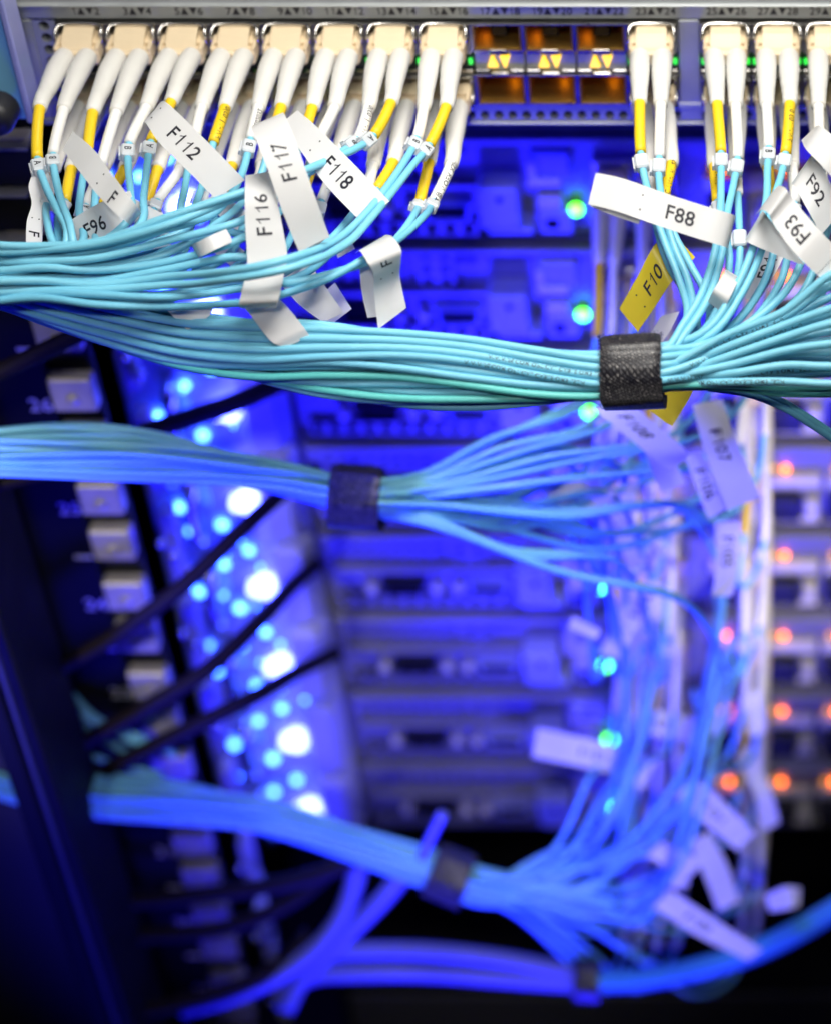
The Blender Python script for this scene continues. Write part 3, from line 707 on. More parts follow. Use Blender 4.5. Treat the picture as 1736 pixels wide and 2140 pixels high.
BOT = {
 2: (leg((112,352),(100,410),'w','',[(96,440,584),(104,490,574),(118,545,570)],.80,3,80), leg((150,352),(136,420),'y','',[(122,455,584),(122,500,574),(128,560,570)],.9,3,90)),
 4: (leg((215,352),(180,430),'w','A',[(172,470,580),(170,540,570)],.7,2,120), leg((262,352),(214,430),'y','B',[(200,480,580),(190,550,570)],.86,2,120)),
 6: (leg((330,352),(300,440),'y','',[(285,480,578),(270,540,568)],.94,2,210), leg((378,352),(330,420),'w','',[(315,470,578),(300,545,568)],.78,1,210)),
 8: (leg((440,352),(425,400),'w','',[(400,470,578),(370,540,566)],.62,1,300), leg((486,345),(468,400),'y','',[(440,480,578),(400,550,566)],.86,1,300)),
 10: (leg((548,345),(536,400),'w','',[(510,470,580),(470,540,568)],.7,1,400), leg((595,345),(575,400),'y','',[(540,490,580),(490,560,568)],.94,1,400)),
 12: (leg((652,348),(634,402),'y','',[(620,470,582),(570,545,570)],.58,2,500), leg((700,350),(672,420),'w','',[(650,490,582),(590,570,570)],.38,3,500, **{'print': 'VW-1 H'})),
 14: (leg((780,345),(764,404),'w','',[(735,450,582),(690,500,574),(610,555,562)],.60,1,520), leg((822,338),(788,396),'y','',[(760,450,582),(700,520,574),(620,580,562)],.88,0,520)),
 16: (leg((896,338),(876,422),'y','',[(864,450,578),(840,485,572),(780,540,562),(690,572,558),(600,592,556)],.84,1,520),
      leg((942,343),(906,420),'w','',[(885,452,576),(836,497,568),(780,530,561),(690,580,557),(600,612,555),(540,628,553)],.985,0,480, **{'print': 'CE @ WOER RSFR', 'flip': -1, 'poff': 1})),
}
for pt, lg in sorted(BOT.items()):
    X = PX[(pt - 1) // 2]
    transceiver(X, ZD, -1, 'steel transceiver holding the plug of lower port %s' % NUM[pt])
    cord('duplex fibre cord in lower switch port %s, %s' % (NUM[pt], sleeves(lg)), X, ZD, -1, lg, G1, cabmat=('cable_aqua', 'cable_aqua_deep'))

# ------------------------------------------------------------------ bundles: stations along the bundle and hexagonal slots in its section
def slots(n):
    """n places in the unit disc, hexagonally packed, front (w<0) first"""
    s = 2.0 / math.sqrt(n * 1.12) * .97
    pts = []
    j = -12
    while j <= 12:
        for i in range(-12, 13):
            u = (i + .5 * (j % 2)) * s; w_ = j * s * .866
            if u * u + w_ * w_ <= 1.02: pts.append((u, w_))
        j += 1
    pts.sort(key=lambda q: q[0]**2 + q[1]**2)
    pts = pts[:n]
    while len(pts) < n: pts.append((random.uniform(-.6, .6), random.uniform(-.6, .6)))
    return pts
def station(tab, x, u, w_, seed, dw=5.5, swirl=.55, jit=.10):
    xs = [t[0] for t in tab]
    i = max(k for k in range(len(tab)) if tab[k][0] <= x or k == 0); i = min(i, len(tab) - 2)
    f = (x - tab[i][0]) / (tab[i+1][0] - tab[i][0])
    yc, h, d = (lin(tab[i][k], tab[i+1][k], f) for k in (1, 2, 3))
    a = swirl * math.sin(x * .0042 + 1.0) - swirl * math.sin(tab[-1][0] * .0042 + 1.0)
    u2, w2 = u * math.cos(a) - w_ * math.sin(a), u * math.sin(a) + w_ * math.cos(a)
    u2 += jit * math.sin(x * .009 + seed * 2.7); w2 += jit * math.sin(x * .008 + seed * 1.9)
    return P(x, yc + u2 * h, d + w2 * dw)
B1 = [(-90, 596, 46, 574), (0, 606, 46, 574), (200, 662, 62, 571), (400, 712, 70, 566), (600, 742, 84, 559), (800, 768, 78, 559), (1000, 781, 72, 558), (1150, 786, 66, 557), (1250, 785, 60, 556), (1310, 778, 58, 556), (1390, 768, 54, 556)]
X1 = [1390, 1310, 1250, 1120, 980, 830, 680, 530, 380, 220, 80, 0, -90]
SL = sorted(slots(36), key=lambda q: q[0])       # from the top of the bundle to the bottom
def b1_tail(k):
    u, w_ = SL[k]
    return [station(B1, x, u, w_, k) for x in X1]
CM = ['cable_aqua', 'cable_aqua', 'cable_aqua_deep']
G2 = 'duplex fibre cords in switch ports 23 to 30'
def rleg(bb, se, col, mk, more, k, bd=600, **kw):
    pts = [P(bb[0], bb[1], bd), P(se[0], se[1], bd - 10)] + [P(*q) for q in more] + b1_tail(k)
    d = dict(pts=pts, sl=1, col=col, mark=mk); d.update(kw); return d
RT = {
 23: (PX[11], 1, rleg((1336,214),(1338,318),'y','',[(1345,365,586),(1362,430,580),(1390,510,576),(1420,590,572),(1435,660,566)],9),
                 rleg((1380,218),(1377,328),'w','',[(1376,370,586),(1385,430,580),(1406,510,576),(1438,590,572),(1446,665,566)],12)),
 25: (PX2[0], 1, rleg((1498,216),(1506,318),'y','',[(1506,370,584),(1504,440,576),(1492,530,568),(1462,620,562),(1425,680,558)],1),
                 rleg((1537,220),(1541,330),'w','',[(1532,385,584),(1518,450,576),(1506,540,568),(1478,625,562),(1440,685,558)],3)),
 27: (PX2[1], 1, rleg((1602,220),(1606,308),'w','B',[(1603,350,584),(1600,420,576),(1572,520,566),(1532,610,560),(1475,690,557)],2),
                 rleg((1650,216),(1641,320),'y','',[(1632,365,584),(1612,430,576),(1588,530,567),(1548,615,561),(1490,695,557)],5, **{'print': 'FW-1 103 01', 'flip': -1})),
 29: (PX2[2], 1, rleg((1710,222),(1712,330),'w','',[(1706,400,580),(1690,500,570),(1640,610,562),(1540,690,557),(1450,725,556)],4),
                 rleg((1762,222),(1756,330),'y','',[(1750,400,580),(1722,500,570),(1670,620,562),(1560,700,557),(1450,735,556)],8)),
 24: (PX[11], -1, rleg((1358,348),(1362,425),'w','',[(1372,480,584),(1400,560,580),(1450,640,575),(1452,700,568)],14),
                  rleg((1402,342),(1388,416),'y','',[(1404,480,584),(1440,550,580),(1480,630,576),(1470,700,568)],17, **{'print': 'C VW-1 H 125', 'flip': -1})),
 26: (PX2[0], -1, rleg((1492,346),(1499,420),'y','',[(1514,480,580),(1524,540,576),(1512,610,570),(1470,690,562)],7, **{'print': 'FW-1', 'cprint': (.07, 'OPTICAL CABLE F117')}),
                  rleg((1538,346),(1541,405),'w','',[(1544,470,580),(1545,540,576),(1530,610,570),(1480,695,562)],10, mo=18)),
 28: (PX2[1], -1, rleg((1604,346),(1612,425),'y','',[(1620,490,580),(1600,580,572),(1540,670,564),(1460,720,560)],11),
                  rleg((1655,346),(1660,425),'w','',[(1650,500,580),(1630,590,572),(1560,680,564),(1470,725,560)],13)),
 30: (PX2[2], -1, rleg((1716,346),(1722,430),'w','',[(1716,510,578),(1680,610,568),(1600,690,562),(1470,740,559)],15),
                  rleg((1768,346),(1770,430),'y','',[(1752,520,578),(1705,630,568),(1610,710,562),(1470,750,559)],16)),
}
for pt in sorted(RT):
    X, row, a, b_ = RT[pt]
    Z = ZU if row > 0 else ZD; wd = 'upper' if row > 0 else 'lower'
    transceiver(X, Z, row, 'steel transceiver holding the plug of %s port %s' % (wd, NUM[pt]))
    cord('duplex fibre cord in %s switch port %s, %s' % (wd, NUM[pt], sleeves((a, b_))), X, Z, row, (a, b_), G2)
# strands of the strapped bundle that leave the picture at the right
for k in range(18, 36):
    u, w_ = SL[k]; t = (k - 18) / 17.0
    yr = lin(575, 822, t ** .8); xr = 1830
    pts = [P(xr, yr - 26 * (1 - t), 548 + 9 * (k % 3)), P(1736, yr + random.uniform(-8, 8), 549 + 8 * (k % 3)), P(1640, lin(lin(770, yr, .62), yr, t), 551 + 6 * (k % 3)), P(1520, lin(778, yr, .36) + 22 * (t - .3) , 553 + 3 * (k % 3))] + b1_tail(k)
    pa = Path(pts, 1.8)
    b = MB().tube(pa.cut(0, pa.L, 2.2), 1.0, 12)
    o = b.build('fibre_cable', ('cable_aqua_greenlit' if k >= 34 else CM[k % 3]), None, True)
    tag(o, 'aqua strand of the upper bundle, number %s from the top at the right edge' % NUM[k - 17], 'fibre cable', 'loose strands of the upper strapped bundle')
    if k in (19, 22, 29, 31, 33):
        for f in (.12, .33):
            text_on_tube(pa, pa.L * (f + .012 * (k % 5)), 'WWW.FS.COM OPTICAL CABLE OM3 LSZH', 1.5, 1.0, random.uniform(-.5, .6), -1).build('cable_print', 'ink', o)
for i, (dy, dd) in enumerate(((0, 0), (10, 3))):
    pts = [P(1480, 800 + dy, 572), P(1560, 812 + dy, 574), P(1630, 838 + dy, 578), P(1700, 880 + dy, 582), P(1800, 950 + dy, 590)]
    tag(MB().tube(catmull(pts, 2), 1.0, 10).build('fibre_cable', 'cable_aqua_deep', None, True), ('upper of two blue-lit strands leaving downward behind the bundle at right', 'lower of two blue-lit strands leaving downward behind the bundle at right')[i], 'fibre cable')
# ------------------------------------------------------------------ straps
def strap(c, axis, width, ha, hb, label, gloss=True, seed=1, fuzz=True):
    axis = Vector(axis).normalized()
    f = (c - CAM).normalized(); up = axis.cross(f).normalized(); dp = up.cross(axis).normalized()
    if up.z < 0: up = -up
    rnd = random.Random(seed)
    t = thing('cable_strap', c - up * ha, label, 'cable strap', 'black hook-and-loop straps')
    n, m = 160, 14; b = MB(); per = math.pi * (ha + hb)
    def pos(a, v, r=1.0):
        ca, sa = math.cos(a), math.sin(a); e = .72
        x = math.copysign(abs(ca) ** e, ca) * ha * r; y = math.copysign(abs(sa) ** e, sa) * hb * r
        k = 1 + .022 * math.sin(a * 8 + seed) + .02 * math.sin(a * 4 + v * 2.0)
        k += .022 * math.exp(-((a - 5.06) / .05) ** 2) + .022 * math.exp(-((a - 4.76) / .05) ** 2)
        return c + up * (x * k) + dp * (y * k) + axis * ((v - .5) * width + .35 * math.sin(a * 2 + 1.0 + seed))
    for i in range(n):
        for j in range(m + 1):
            a = 2 * math.pi * i / n; v = j / m
            ed = 1 - .05 * (abs(v - .5) * 2) ** 8
            idx = len(b.v); b.v.append(pos(a, v, ed)); b.uv[idx] = (a / (2 * math.pi) * per, v * width)
    for i in range(n):
        for j in range(m):
            i2 = (i + 1) % n
            b.f.append((i*(m+1) + j, i*(m+1) + j + 1, i2*(m+1) + j + 1, i2*(m+1) + j))
    b.build('tape', 'strap_weave', t, True)
    b = MB()
    for i in range(26):                                    # overlapping tail of the tape
        for j in range(m + 1):
            a = lin(2.2, 4.6, i / 25); v = j / m
            idx = len(b.v); b.v.append(pos(a, v, 1.05 + .02 * (i / 25)) + axis * .5); b.uv[idx] = (a / (2 * math.pi) * per, v * width)
    for i in range(25):
        for j in range(m): b.f.append((i*(m+1) + j, i*(m+1) + j + 1, (i+1)*(m+1) + j + 1, (i+1)*(m+1) + j))
    b.build('tape_tail', 'strap_weave', t, True)
    if fuzz:
        b = MB()
        for i in range(420):
            a = rnd.uniform(0, 2 * math.pi); v = rnd.choice((0, 1))
            p0 = pos(a, v); d = (axis * (1 if v else -1) * rnd.uniform(.2, .9) + up * rnd.uniform(-.5, .5) - dp * rnd.uniform(-.5, .5))
            b.tube([p0, p0 + d * .5 + up * rnd.uniform(-.1, .1), p0 + d * .9], [.05, .04, .02], 3, False)
        for i in range(160):
            a = rnd.choice((rnd.gauss(0, .35), rnd.gauss(math.pi, .35))); v = rnd.random()
            p0 = pos(a, v); d = (p0 - c); d = (d - axis * d.dot(axis)).normalized() * rnd.uniform(.3, .8) + axis * rnd.uniform(-.4, .4)
            b.tube([p0, p0 + d * .6, p0 + d * .9 + axis * .1], [.05, .04, .02], 3, False)
        fz = b.build('fuzz', 'strap_fuzz', t); fz['kind'] = 'stuff'
    return t
strap(P(1319, 775, 556), (P(1385, 772, 556) - P(1252, 778, 556)), 14.6, 8.7, 7.3, 'sharp black woven strap round the upper aqua cable bundle', seed=2)
strap(P(746, 1038, 689), (P(800, 1042, 689) - P(692, 1034, 689)), 15.2, 9.4, 8.6, 'blurred black strap round the middle aqua cable bundle', seed=3, fuzz=False)
strap(P(940, 1830, 830), (P(990, 1852, 830) - P(890, 1812, 830)), 14.0, 9.8, 8.8, 'blurred black strap round the lowest aqua cable bundle', seed=4, fuzz=False)

# ------------------------------------------------------------------ middle and lower bundles, fed by cords from the servers
B2 = [(-90, 950, 52, 664), (0, 944, 55, 664), (150, 940, 56, 670), (300, 950, 50, 675), (450, 975, 45, 680), (600, 1006, 44, 685), (690, 1028, 46, 688), (745, 1038, 48, 689), (800, 1042, 46, 689)]
B3 = [(-90, 1600, 50, 775), (60, 1640, 48, 790), (200, 1662, 44, 802), (400, 1680, 46, 815), (600, 1722, 48, 822), (800, 1786, 46, 828), (940, 1832, 46, 830), (990, 1850, 46, 831)]
S2 = sorted(slots(24), key=lambda q: q[0]); S3 = sorted(slots(24), key=lambda q: q[0])
sxs = (-46.0, -31.5, 1.0)
i2 = i3 = 0
sword = ['topmost', 'second', 'third', 'fourth', 'fifth', 'sixth', 'seventh', 'lowest']
cword = ['left', 'middle', 'right']
def server_cord(s, j):
    global i2, i3
    X = sxs[j]; Z = gz0 + 13.5 - 44.45 * s
    legs = []
    for i in (0, 1):
        sx = X + (-3.1 if i == 0 else 3.1)
        r = random.uniform
        bb = Vector((sx + r(-1, 1), SY - 46, Z - 4 + r(-1, 1))); se = Vector((sx - 1.5 + r(-2, 2), SY - 66, Z - 17 + r(-3, 3)))
        n1 = se + Vector((-4 + r(-3, 2), -5, -17 + r(-4, 4)))
        ex, ey, ed = pix(n1)
        if s < 4:
            k = i2; u, w_ = S2[k]; tab = B2; i2 += 1; xx = [800, 745, 690, 600, 480, 360, 240, 120, 0, -90]
            tgt = station(tab, 800, u, w_, k)
            tx, ty, td = pix(tgt)
            yend = lin(862, 1075, (s * 3 + j) / 9.0) if s < 3 else lin(1090, 1240, j / 2)
            if s < 2: m = [P(lin(tx, ex, .86), yend + 2, 706), P(lin(tx, ex, .5), lin(ty, yend, .52) - 6 + r(-8, 8), 697), P(lin(tx, ex, .18), lin(ty, yend, .10), 691)]
            else: m = [P(lin(tx, ex, .82), yend + r(-6, 10), 716), P(lin(tx, ex, .5), lin(ty, yend, .62) + 26 + r(-8, 8), 704), P(lin(tx, ex, .16), lin(ty, yend, .14) + 4, 692)]
        else:
            k = i3; u, w_ = S3[k]; tab = B3; i3 += 1; xx = [990, 940, 870, 740, 600, 460, 330, 200, 60, -90]
            tgt = station(tab, 990, u, w_, k); tx, ty, td = pix(tgt)
            sag = lin(0, 60, (s - 4) / 3.0)
            m = [P(lin(tx, ex, .86), ey + 48 + r(-10, 10), ed - 22), P(lin(tx, ex, .62), lin(ey + 90, 1845 + sag * 1.4, .62) + r(-10, 10), lin(td, ed, .5) - 10), P(lin(tx, ex, .30), lin(1856, 1880 + sag, .6) + r(-10, 10) - 24 * (7 - s) * .5, lin(td, ed, .2) - 4)]
        pts = [bb, se, n1] + m + [station(tab, x, u, w_, k, 5.8) for x in xx]
        legs.append(dict(pts=pts, sl=1, col=('y' if (i == 0 and (s + 2 * j) % 3 == 0) else 'w'), mark='' if s in (2, 3, 6, 7) else None, mo=5, cprint=((.88, 'OPTICAL FIBER CABLE OM3 50/125 LSZH') if (s == 3 and j == 2) else None)))
    return cord('blurred duplex fibre cord in the %s network card socket of the %s server' % (cword[j], sword[s]), X, Z, 1, legs, 'duplex fibre cords plugged into the servers', Y0=SY - 5, cabmat=('cable_aqua', 'cable_aqua_deep'), detail=False, ncab=8)
for s in range(8):
    for j in range(3): server_cord(s, j)
t = MB().tube(catmull([P(880, 1800, 825), P(895, 1760, 820), P(925, 1700, 812)], 2), 1.9, 8).build('strap_end', 'patch_blue', None, True)
tag(t, 'short blue-lit tie end standing up beside the lowest strap', 'tie end')
# ------------------------------------------------------------------ flag labels
class Strip:
    def __init__(s, secs, sub=8):
        def g(q, i): return q[2] if not isinstance(q[2], tuple) else q[2][i]
        A = [P(*q[0], g(q, 0)) for q in secs]; B = [P(*q[1], g(q, 1)) for q in secs]
        def dense(p):
            e = [p[0]*2 - p[1]] + p + [p[-1]*2 - p[-2]]; out = []
            for i in range(1, len(e) - 2):
                for k in range(sub):
                    t = k / sub; p0, p1, p2, p3 = e[i-1:i+3]
                    out.append(.5 * (2*p1 + (p2-p0)*t + (2*p0-5*p1+4*p2-p3)*t*t + (3*p1-p0-3*p2+p3)*t**3))
            return out + [p[-1]]
        s.A, s.B = dense(A), dense(B); s.n = len(s.A)
        s.c = [(a + b) / 2 for a, b in zip(s.A, s.B)]; s.s = [0.0]
        for a, b in zip(s.c, s.c[1:]): s.s.append(s.s[-1] + (b - a).length)
        s.L = s.s[-1]; s.w = sum((a - b).length for a, b in zip(s.A, s.B)) / s.n
    def at(s, t, v):
        t = min(max(t, 0), s.L - 1e-6); i = 0
        while i < s.n - 2 and s.s[i+1] <= t: i += 1
        f = (t - s.s[i]) / max(s.s[i+1] - s.s[i], 1e-6)
        a = s.A[i].lerp(s.A[i+1], f); b = s.B[i].lerp(s.B[i+1], f)
        n = (s.A[i+1] - s.A[i]).cross(s.B[i] - s.A[i]).normalized()
        if n.dot(CAM - a) < 0: n = -n
        return (a + b) / 2 + (a - b) * v, n
    def mesh(s, th=.14, m=4):
        b = MB(); nr = []
        for i in range(s.n):
            j = min(i, s.n - 2)
            n = (s.A[j+1] - s.A[j]).cross(s.B[j] - s.A[j]); n = n.normalized()
            if n.dot(CAM - s.A[i]) < 0: n = -n
            nr.append(n)
        for sd in (0, 1):
            for i in range(s.n):
                for k in range(m + 1):
                    b.v.append(s.A[i].lerp(s.B[i], k / m) - nr[i] * (th * sd))
        N = s.n * (m + 1)
        for i in range(s.n - 1):
            for k in range(m):
                q = (i*(m+1) + k, i*(m+1) + k + 1, (i+1)*(m+1) + k + 1, (i+1)*(m+1) + k)
                b.f.append(q); b.f.append(tuple(N + x for x in reversed(q)))
            for k in (0, m):
                b.f.append((i*(m+1) + k, (i+1)*(m+1) + k, N + (i+1)*(m+1) + k, N + i*(m+1) + k))
        for i in (0, s.n - 1):
            for k in range(m): b.f.append((i*(m+1) + k, i*(m+1) + k + 1, N + i*(m+1) + k + 1, N + i*(m+1) + k))
        return b
def flag(label, secs, text=None, at=.5, dr=1, size=4.7, voff=0.0, m='label_white', dots=None, perf=None, leaf=None, cat='cable label'):
    st = Strip(secs)
    t = thing('cable_label', st.c[st.n // 2], label, cat, 'flag labels on the cables')
    sheet = smooth_by_angle(st.mesh().build('flag', m, t), 60)
    if leaf:
        st2 = Strip(leaf); smooth_by_angle(st2.mesh().build('back_leaf', m, t), 60)
    if text:
        v, f = glyphs(text); mb = MB(); out = []
        for x, y in v:
            p, n = st.at(st.L * at + dr * x * size, dr * y * size / st.w + voff); out.append(p + n * .07)
        mb.add(out, f); mb.build('label_text', 'ink', sheet)
    if dots is not None:
        mb = MB()
        for vv in (.22, -.22):
            p, n = st.at(st.L * dots, vv); u = n.orthogonal().normalized(); w_ = n.cross(u)
            mb.add([p + n * .07 + (u * math.cos(a) + w_ * math.sin(a)) * .24 for a in [k * math.pi / 4 for k in range(8)]], [tuple(range(8))])
        mb.build('label_dot', 'ink', sheet)
    if perf is not None:
        mb = MB()
        for i in range(17):
            vv = lin(-.46, .46, i / 16)
            p, n = st.at(st.L * perf, vv); u = n.orthogonal().normalized(); w_ = n.cross(u)
            mb.add([p + n * .07 + (u * math.cos(a) + w_ * math.sin(a)) * .13 for a in [k * math.pi / 3 for k in range(6)]], [tuple(range(6))])
        mb.build('perforation', 'ink', sheet)
    return t
flag('white flag label printed F112 above the left cables', [((334,214),(298,262),580), ((346,212),(304,256),571), ((388,250),(335,300),568), ((450,312),(392,356),567), ((512,376),(449,414),568)], 'F112', .58, 1, dots=.27)
flag('white flag label printed F117 in the middle of the left cables', [((625,526),(689,495),552), ((590,440),(662,420),549), ((562,360),(636,345),548), ((540,303),(617,290),550), ((526,268),(596,240),558), ((530,262),(590,236),566)], 'F117', .46, 1, size=4.9)
flag('white flag label printed F118 right of the F117 flag', [((622,230),(585,258),586), ((660,262),(618,300),580), ((732,334),(680,385),574), ((814,420),(760,469),570)], 'F118', .62, 1, size=4.8, dots=.36)
flag('long white flag label printed F116 hanging below the F117 flag', [((570,357),(513,366),560), ((576,400),(512,405),551), ((590,470),(513,474),550), ((600,532),(517,542),550), ((594,572),(513,578),549), ((587,606),(505,608),546), ((580,632),(500,636),546), ((576,641),(504,645),552)], 'F116', .36, -1, size=5.0)
flag('white creased label end under the F116 flag', [((575,618),(508,640),560), ((600,640),(528,664),557), ((632,680),(566,712),555), ((648,703),(596,726),556)], dots=None)
flag('white flag label printed F96 at the far left', [((118,455),(140,520),580), ((134,466),(160,530),574), ((185,436),(214,508),570), ((240,408),(262,478),568), ((272,398),(292,452),574)], 'F96', .52, 1, size=4.6)
flag('curled white flag label showing only F, over the F96 flag', [((152,274),(131,312),572), ((196,312),(168,360),567), ((232,360),(200,402),563), ((262,400),(236,440),558), ((288,432),(266,464),560), ((294,446),(274,472),568)], 'F', .62, 1, size=4.8, voff=-.1, dots=.42)
flag('narrow white label bent at the left edge of the aqua cables', [((96,345),(72,352),590), ((112,398),(60,388),588), ((96,430),(66,425),586), ((90,470),(56,462),580), ((88,512),(54,506),576)], 'F', .88, 1, size=4.2, dots=.66)
flag('white label looped over two strands, hanging right of the F116 flag', [((806,490),(742,528),566), ((820,494),(752,524),557), ((838,520),(768,548),553), ((838,545),(780,572),555), ((836,580),(782,612),560), ((849,643),(790,688),562)], 'F', .52, -1, size=4.3, dots=.66, leaf=[((790,545),(750,548),566), ((785,600),(756,610),567), ((800,660),(768,664),567)])
flag('violet-lit white label behind the strands right of the F116 flag', [((645,545),(582,588),580), ((680,598),(625,636),577), ((718,653),(676,674),576)], 'F1', .25, 1, size=4.6)
flag('small white label wrapped round strands left of the F116 flag', [((400,512),(412,538),562), ((408,508),(420,536),555), ((440,492),(453,520),553), ((473,478),(488,504),557)])
flag('white label corner poking out below the left strands', [((446,640),(342,636),566), ((440,656),(356,655),562), ((420,674),(392,690),562)])
flag('white label strip behind the F112 flag end', [((455,395),(430,420),584), ((500,430),(470,462),580), ((530,450),(498,484),580)])
flag('white label behind the F96 flag, lying over the left cables', [((250,395),(222,425),582), ((300,425),(262,458),578), ((352,452),(330,478),574)], dots=.3)
# right-hand side
flag('white flag label printed F88 left of the right-hand cables', [((1244,360),(1228,426),556), ((1300,372),(1286,440),555), ((1380,400),(1366,468),555), ((1460,426),(1444,494),556), ((1529,447),(1513,515),558), ((1534,451),(1518,518),568)], 'F88', .50, 1, size=5.0, dots=.28, perf=.915,
     leaf=[((1262,385),(1232,430),560), ((1300,400),(1280,450),560), ((1352,415),(1334,468),559)])
flag('yellow flag label printed F10 above the black strap', [((1293,645),(1332,693),592), ((1330,580),(1370,638),590), ((1368,510),(1407,582),588), ((1404,486),(1452,537),594)], 'F10', .46, 1, m='label_yellow', size=4.9, dots=.22, perf=.88)
flag('yellow label end hanging below the black strap', [((1450,806),(1335,828),600), ((1440,832),(1352,852),600), ((1404,890),(1392,884),600)], m='label_yellow')
flag('grey-shaded flag label printed F92 at the right edge', [((1700,316),(1652,384),574), ((1708,322),(1660,390),566), ((1728,370),(1686,436),564), ((1766,430),(1716,490),566)], 'F92', .62, 1, size=4.8)
flag('white label piece above the F92 flag in the top right', [((1706,262),(1674,292),572), ((1716,264),(1684,312),562), ((1760,300),(1716,345),560), ((1806,350),(1760,396),562)])
flag('curled flag label printed F93 upside down at the right edge', [((1612,402),(1578,448),562), ((1626,388),(1590,438),555), ((1642,394),(1606,446),549), ((1660,420),(1616,468),550), ((1710,478),(1662,530),548), ((1770,540),(1722,588),550)], 'F93', .62, -1, size=5.0, perf=.93)
flag('white back leaf of the F93 flag with a perforated edge', [((1592,440),(1556,500),568), ((1600,448),(1566,508),563), ((1632,492),(1612,528),562), ((1680,552),(1666,550),562)], perf=.12)
flag('violet-lit label printed F91 upside down below the F93 flag', [((1640,530),(1592,520),582), ((1622,566),(1578,562),580), ((1582,634),(1556,622),580)], 'F91', .36, -1, size=4.3)
flag('small white perforated label wrapped round strands above the strap', [((1546,580),(1516,562),566), ((1538,594),(1510,574),559), ((1522,626),(1490,606),557), ((1508,653),(1478,630),561)], perf=.18)
flag('violet label behind the strands right of the yellow F10 flag', [((1420,650),(1380,660),600), ((1400,690),(1355,705),600), ((1380,720),(1340,730),600)])
# the lower, blurred flags
LOW = [
 ('blurred white flag hanging below the strap, dark print near its top', [((1325,846),(1236,852),640), ((1372,890),(1288,895),640), ((1432,940),(1352,948),640), ((1430,962),(1400,982),642)], 'F108', .35, 1),
 ('blurred white leaf under the flag below the strap', [((1412,970),(1346,945),652), ((1432,1010),(1380,1030),652)], None, 0, 1),
 ('long blurred white flag beside the orange lamps with faint print', [((1508,832),(1446,846),650), ((1540,925),(1472,945),650), ((1588,1038),(1520,1068),652)], 'F107', .42, 1),
 ('blurred white flag left of the long one by the orange lamps', [((1466,945),(1428,950),670), ((1520,1062),(1480,1086),668)], 'F106', .5, 1),
 ('blurred white flag in the middle of the fanned strands', [((1180,1000),(1116,1018),690), ((1235,1008),(1165,1050),688), ((1290,1030),(1225,1076),690)], None, 0, 1),
 ('small blurred white tip standing above the fanned strands', [((1252,978),(1230,980),684), ((1255,1012),(1225,1012),684)], None, 0, 1),
 ('second small blurred white tip right of the fanned flag', [((1335,1004),(1310,1010),690), ((1325,1045),(1295,1050),690)], None, 0, 1),
 ('tall faint white flag under the long flag, middle right', [((1546,1088),(1492,1090),700), ((1545,1170),(1496,1170),702), ((1530,1246),(1488,1246),704)], 'F105', .4, 1),
 ('slanted blurred white flag over the lower fibre plugs', [((1400,1232),(1350,1215),760), ((1340,1300),(1292,1290),762), ((1292,1376),(1252,1366),764)], 'F104', .3, -1),
 ('bright blurred white tip at the end of the lowest fanned strand', [((1196,1288),(1186,1312),730), ((1256,1318),(1244,1338),730)], None, 0, 1),
 ('blurred white flag lying level left of the lower green lamps', [((1122,1522),(1112,1582),810), ((1200,1538),(1192,1598),810), ((1290,1560),(1280,1616),812)], 'F103', .72, 1),
 ('blurred white flag lying level right of the lower green lamps', [((1312,1472),(1304,1524),820), ((1380,1486),(1372,1538),820), ((1448,1500),(1440,1552),822)], 'F102', .45, 1),
 ('blurred white flag slanting below the lowest orange lamp', [((1458,1628),(1408,1664),800), ((1520,1684),(1474,1724),800), ((1578,1744),(1540,1778),802)], 'F101', .45, 1),
 ('lowest blurred white flag slanting down to the thick cable', [((1400,1860),(1364,1896),800), ((1490,1920),(1456,1956),800), ((1592,1986),(1562,2008),802)], 'F100', .4, 1),
 ('small blurred white label standing out at the far right below', [((1598,1872),(1608,1906),810), ((1640,1854),(1650,1900),808), ((1672,1856),(1670,1894),810)], None, 0, 1),
 ('blurred white flag bent beside the lower right servers', [((1566,1555),(1536,1585),830), ((1610,1650),(1575,1660),828), ((1628,1720),(1590,1742),830)], None, 0, 1),
 ('faint white flag hanging between the two lowest slanted flags', [((1482,1738),(1436,1760),818), ((1520,1810),(1470,1830),818), ((1545,1885),(1500,1905),820)], None, 0, 1),
 ('blurred white label tip above the low right flags', [((1530,1480),(1500,1490),830), ((1510,1535),(1480,1535),830)], None, 0, 1)]
for (lb, secs, tx, at, dr) in LOW: flag(lb, [(a_, b_, d_ + 26) for a_, b_, d_ in secs], tx, at, dr, size=5.0)
# ------------------------------------------------------------------ dark power cords and the loose blue-lit cables at the bottom
def loose(name, label, cat, m, pts, r, group=None, n=10):
    o = MB().tube(catmull([P(*p) for p in pts], 3), r, n).build(name, m, None, True); tag(o, label, cat, group); return o
GP = 'dark power cords crossing the left side'
loose('power_cord', 'dark power cord slanting across the upper left above the middle bundle', 'power cord', 'power_cord', [(-80,806,660),(0,776,660),(110,724,664),(220,672,670),(330,640,676)], 2.7, GP)
loose('power_cord', 'faint dark power cord below the left end of the middle bundle', 'power cord', 'power_cord', [(-80,1030,690),(40,1000,692),(150,972,694),(300,940,700)], 2.4, GP)
loose('power_cord', 'short dark power cord just above the middle bundle', 'power cord', 'power_cord', [(280,912,740),(400,872,745),(500,838,750),(600,790,760),(680,740,770)], 3.4, GP)
loose('power_cord', 'dark power cord rising steeply from the post to the middle strap', 'power cord', 'power_cord', [(0,1490,778),(60,1450,774),(120,1400,767),(250,1322,756),(390,1218,755),(500,1112,762),(590,1030,778),(660,980,810)], 2.8, GP)
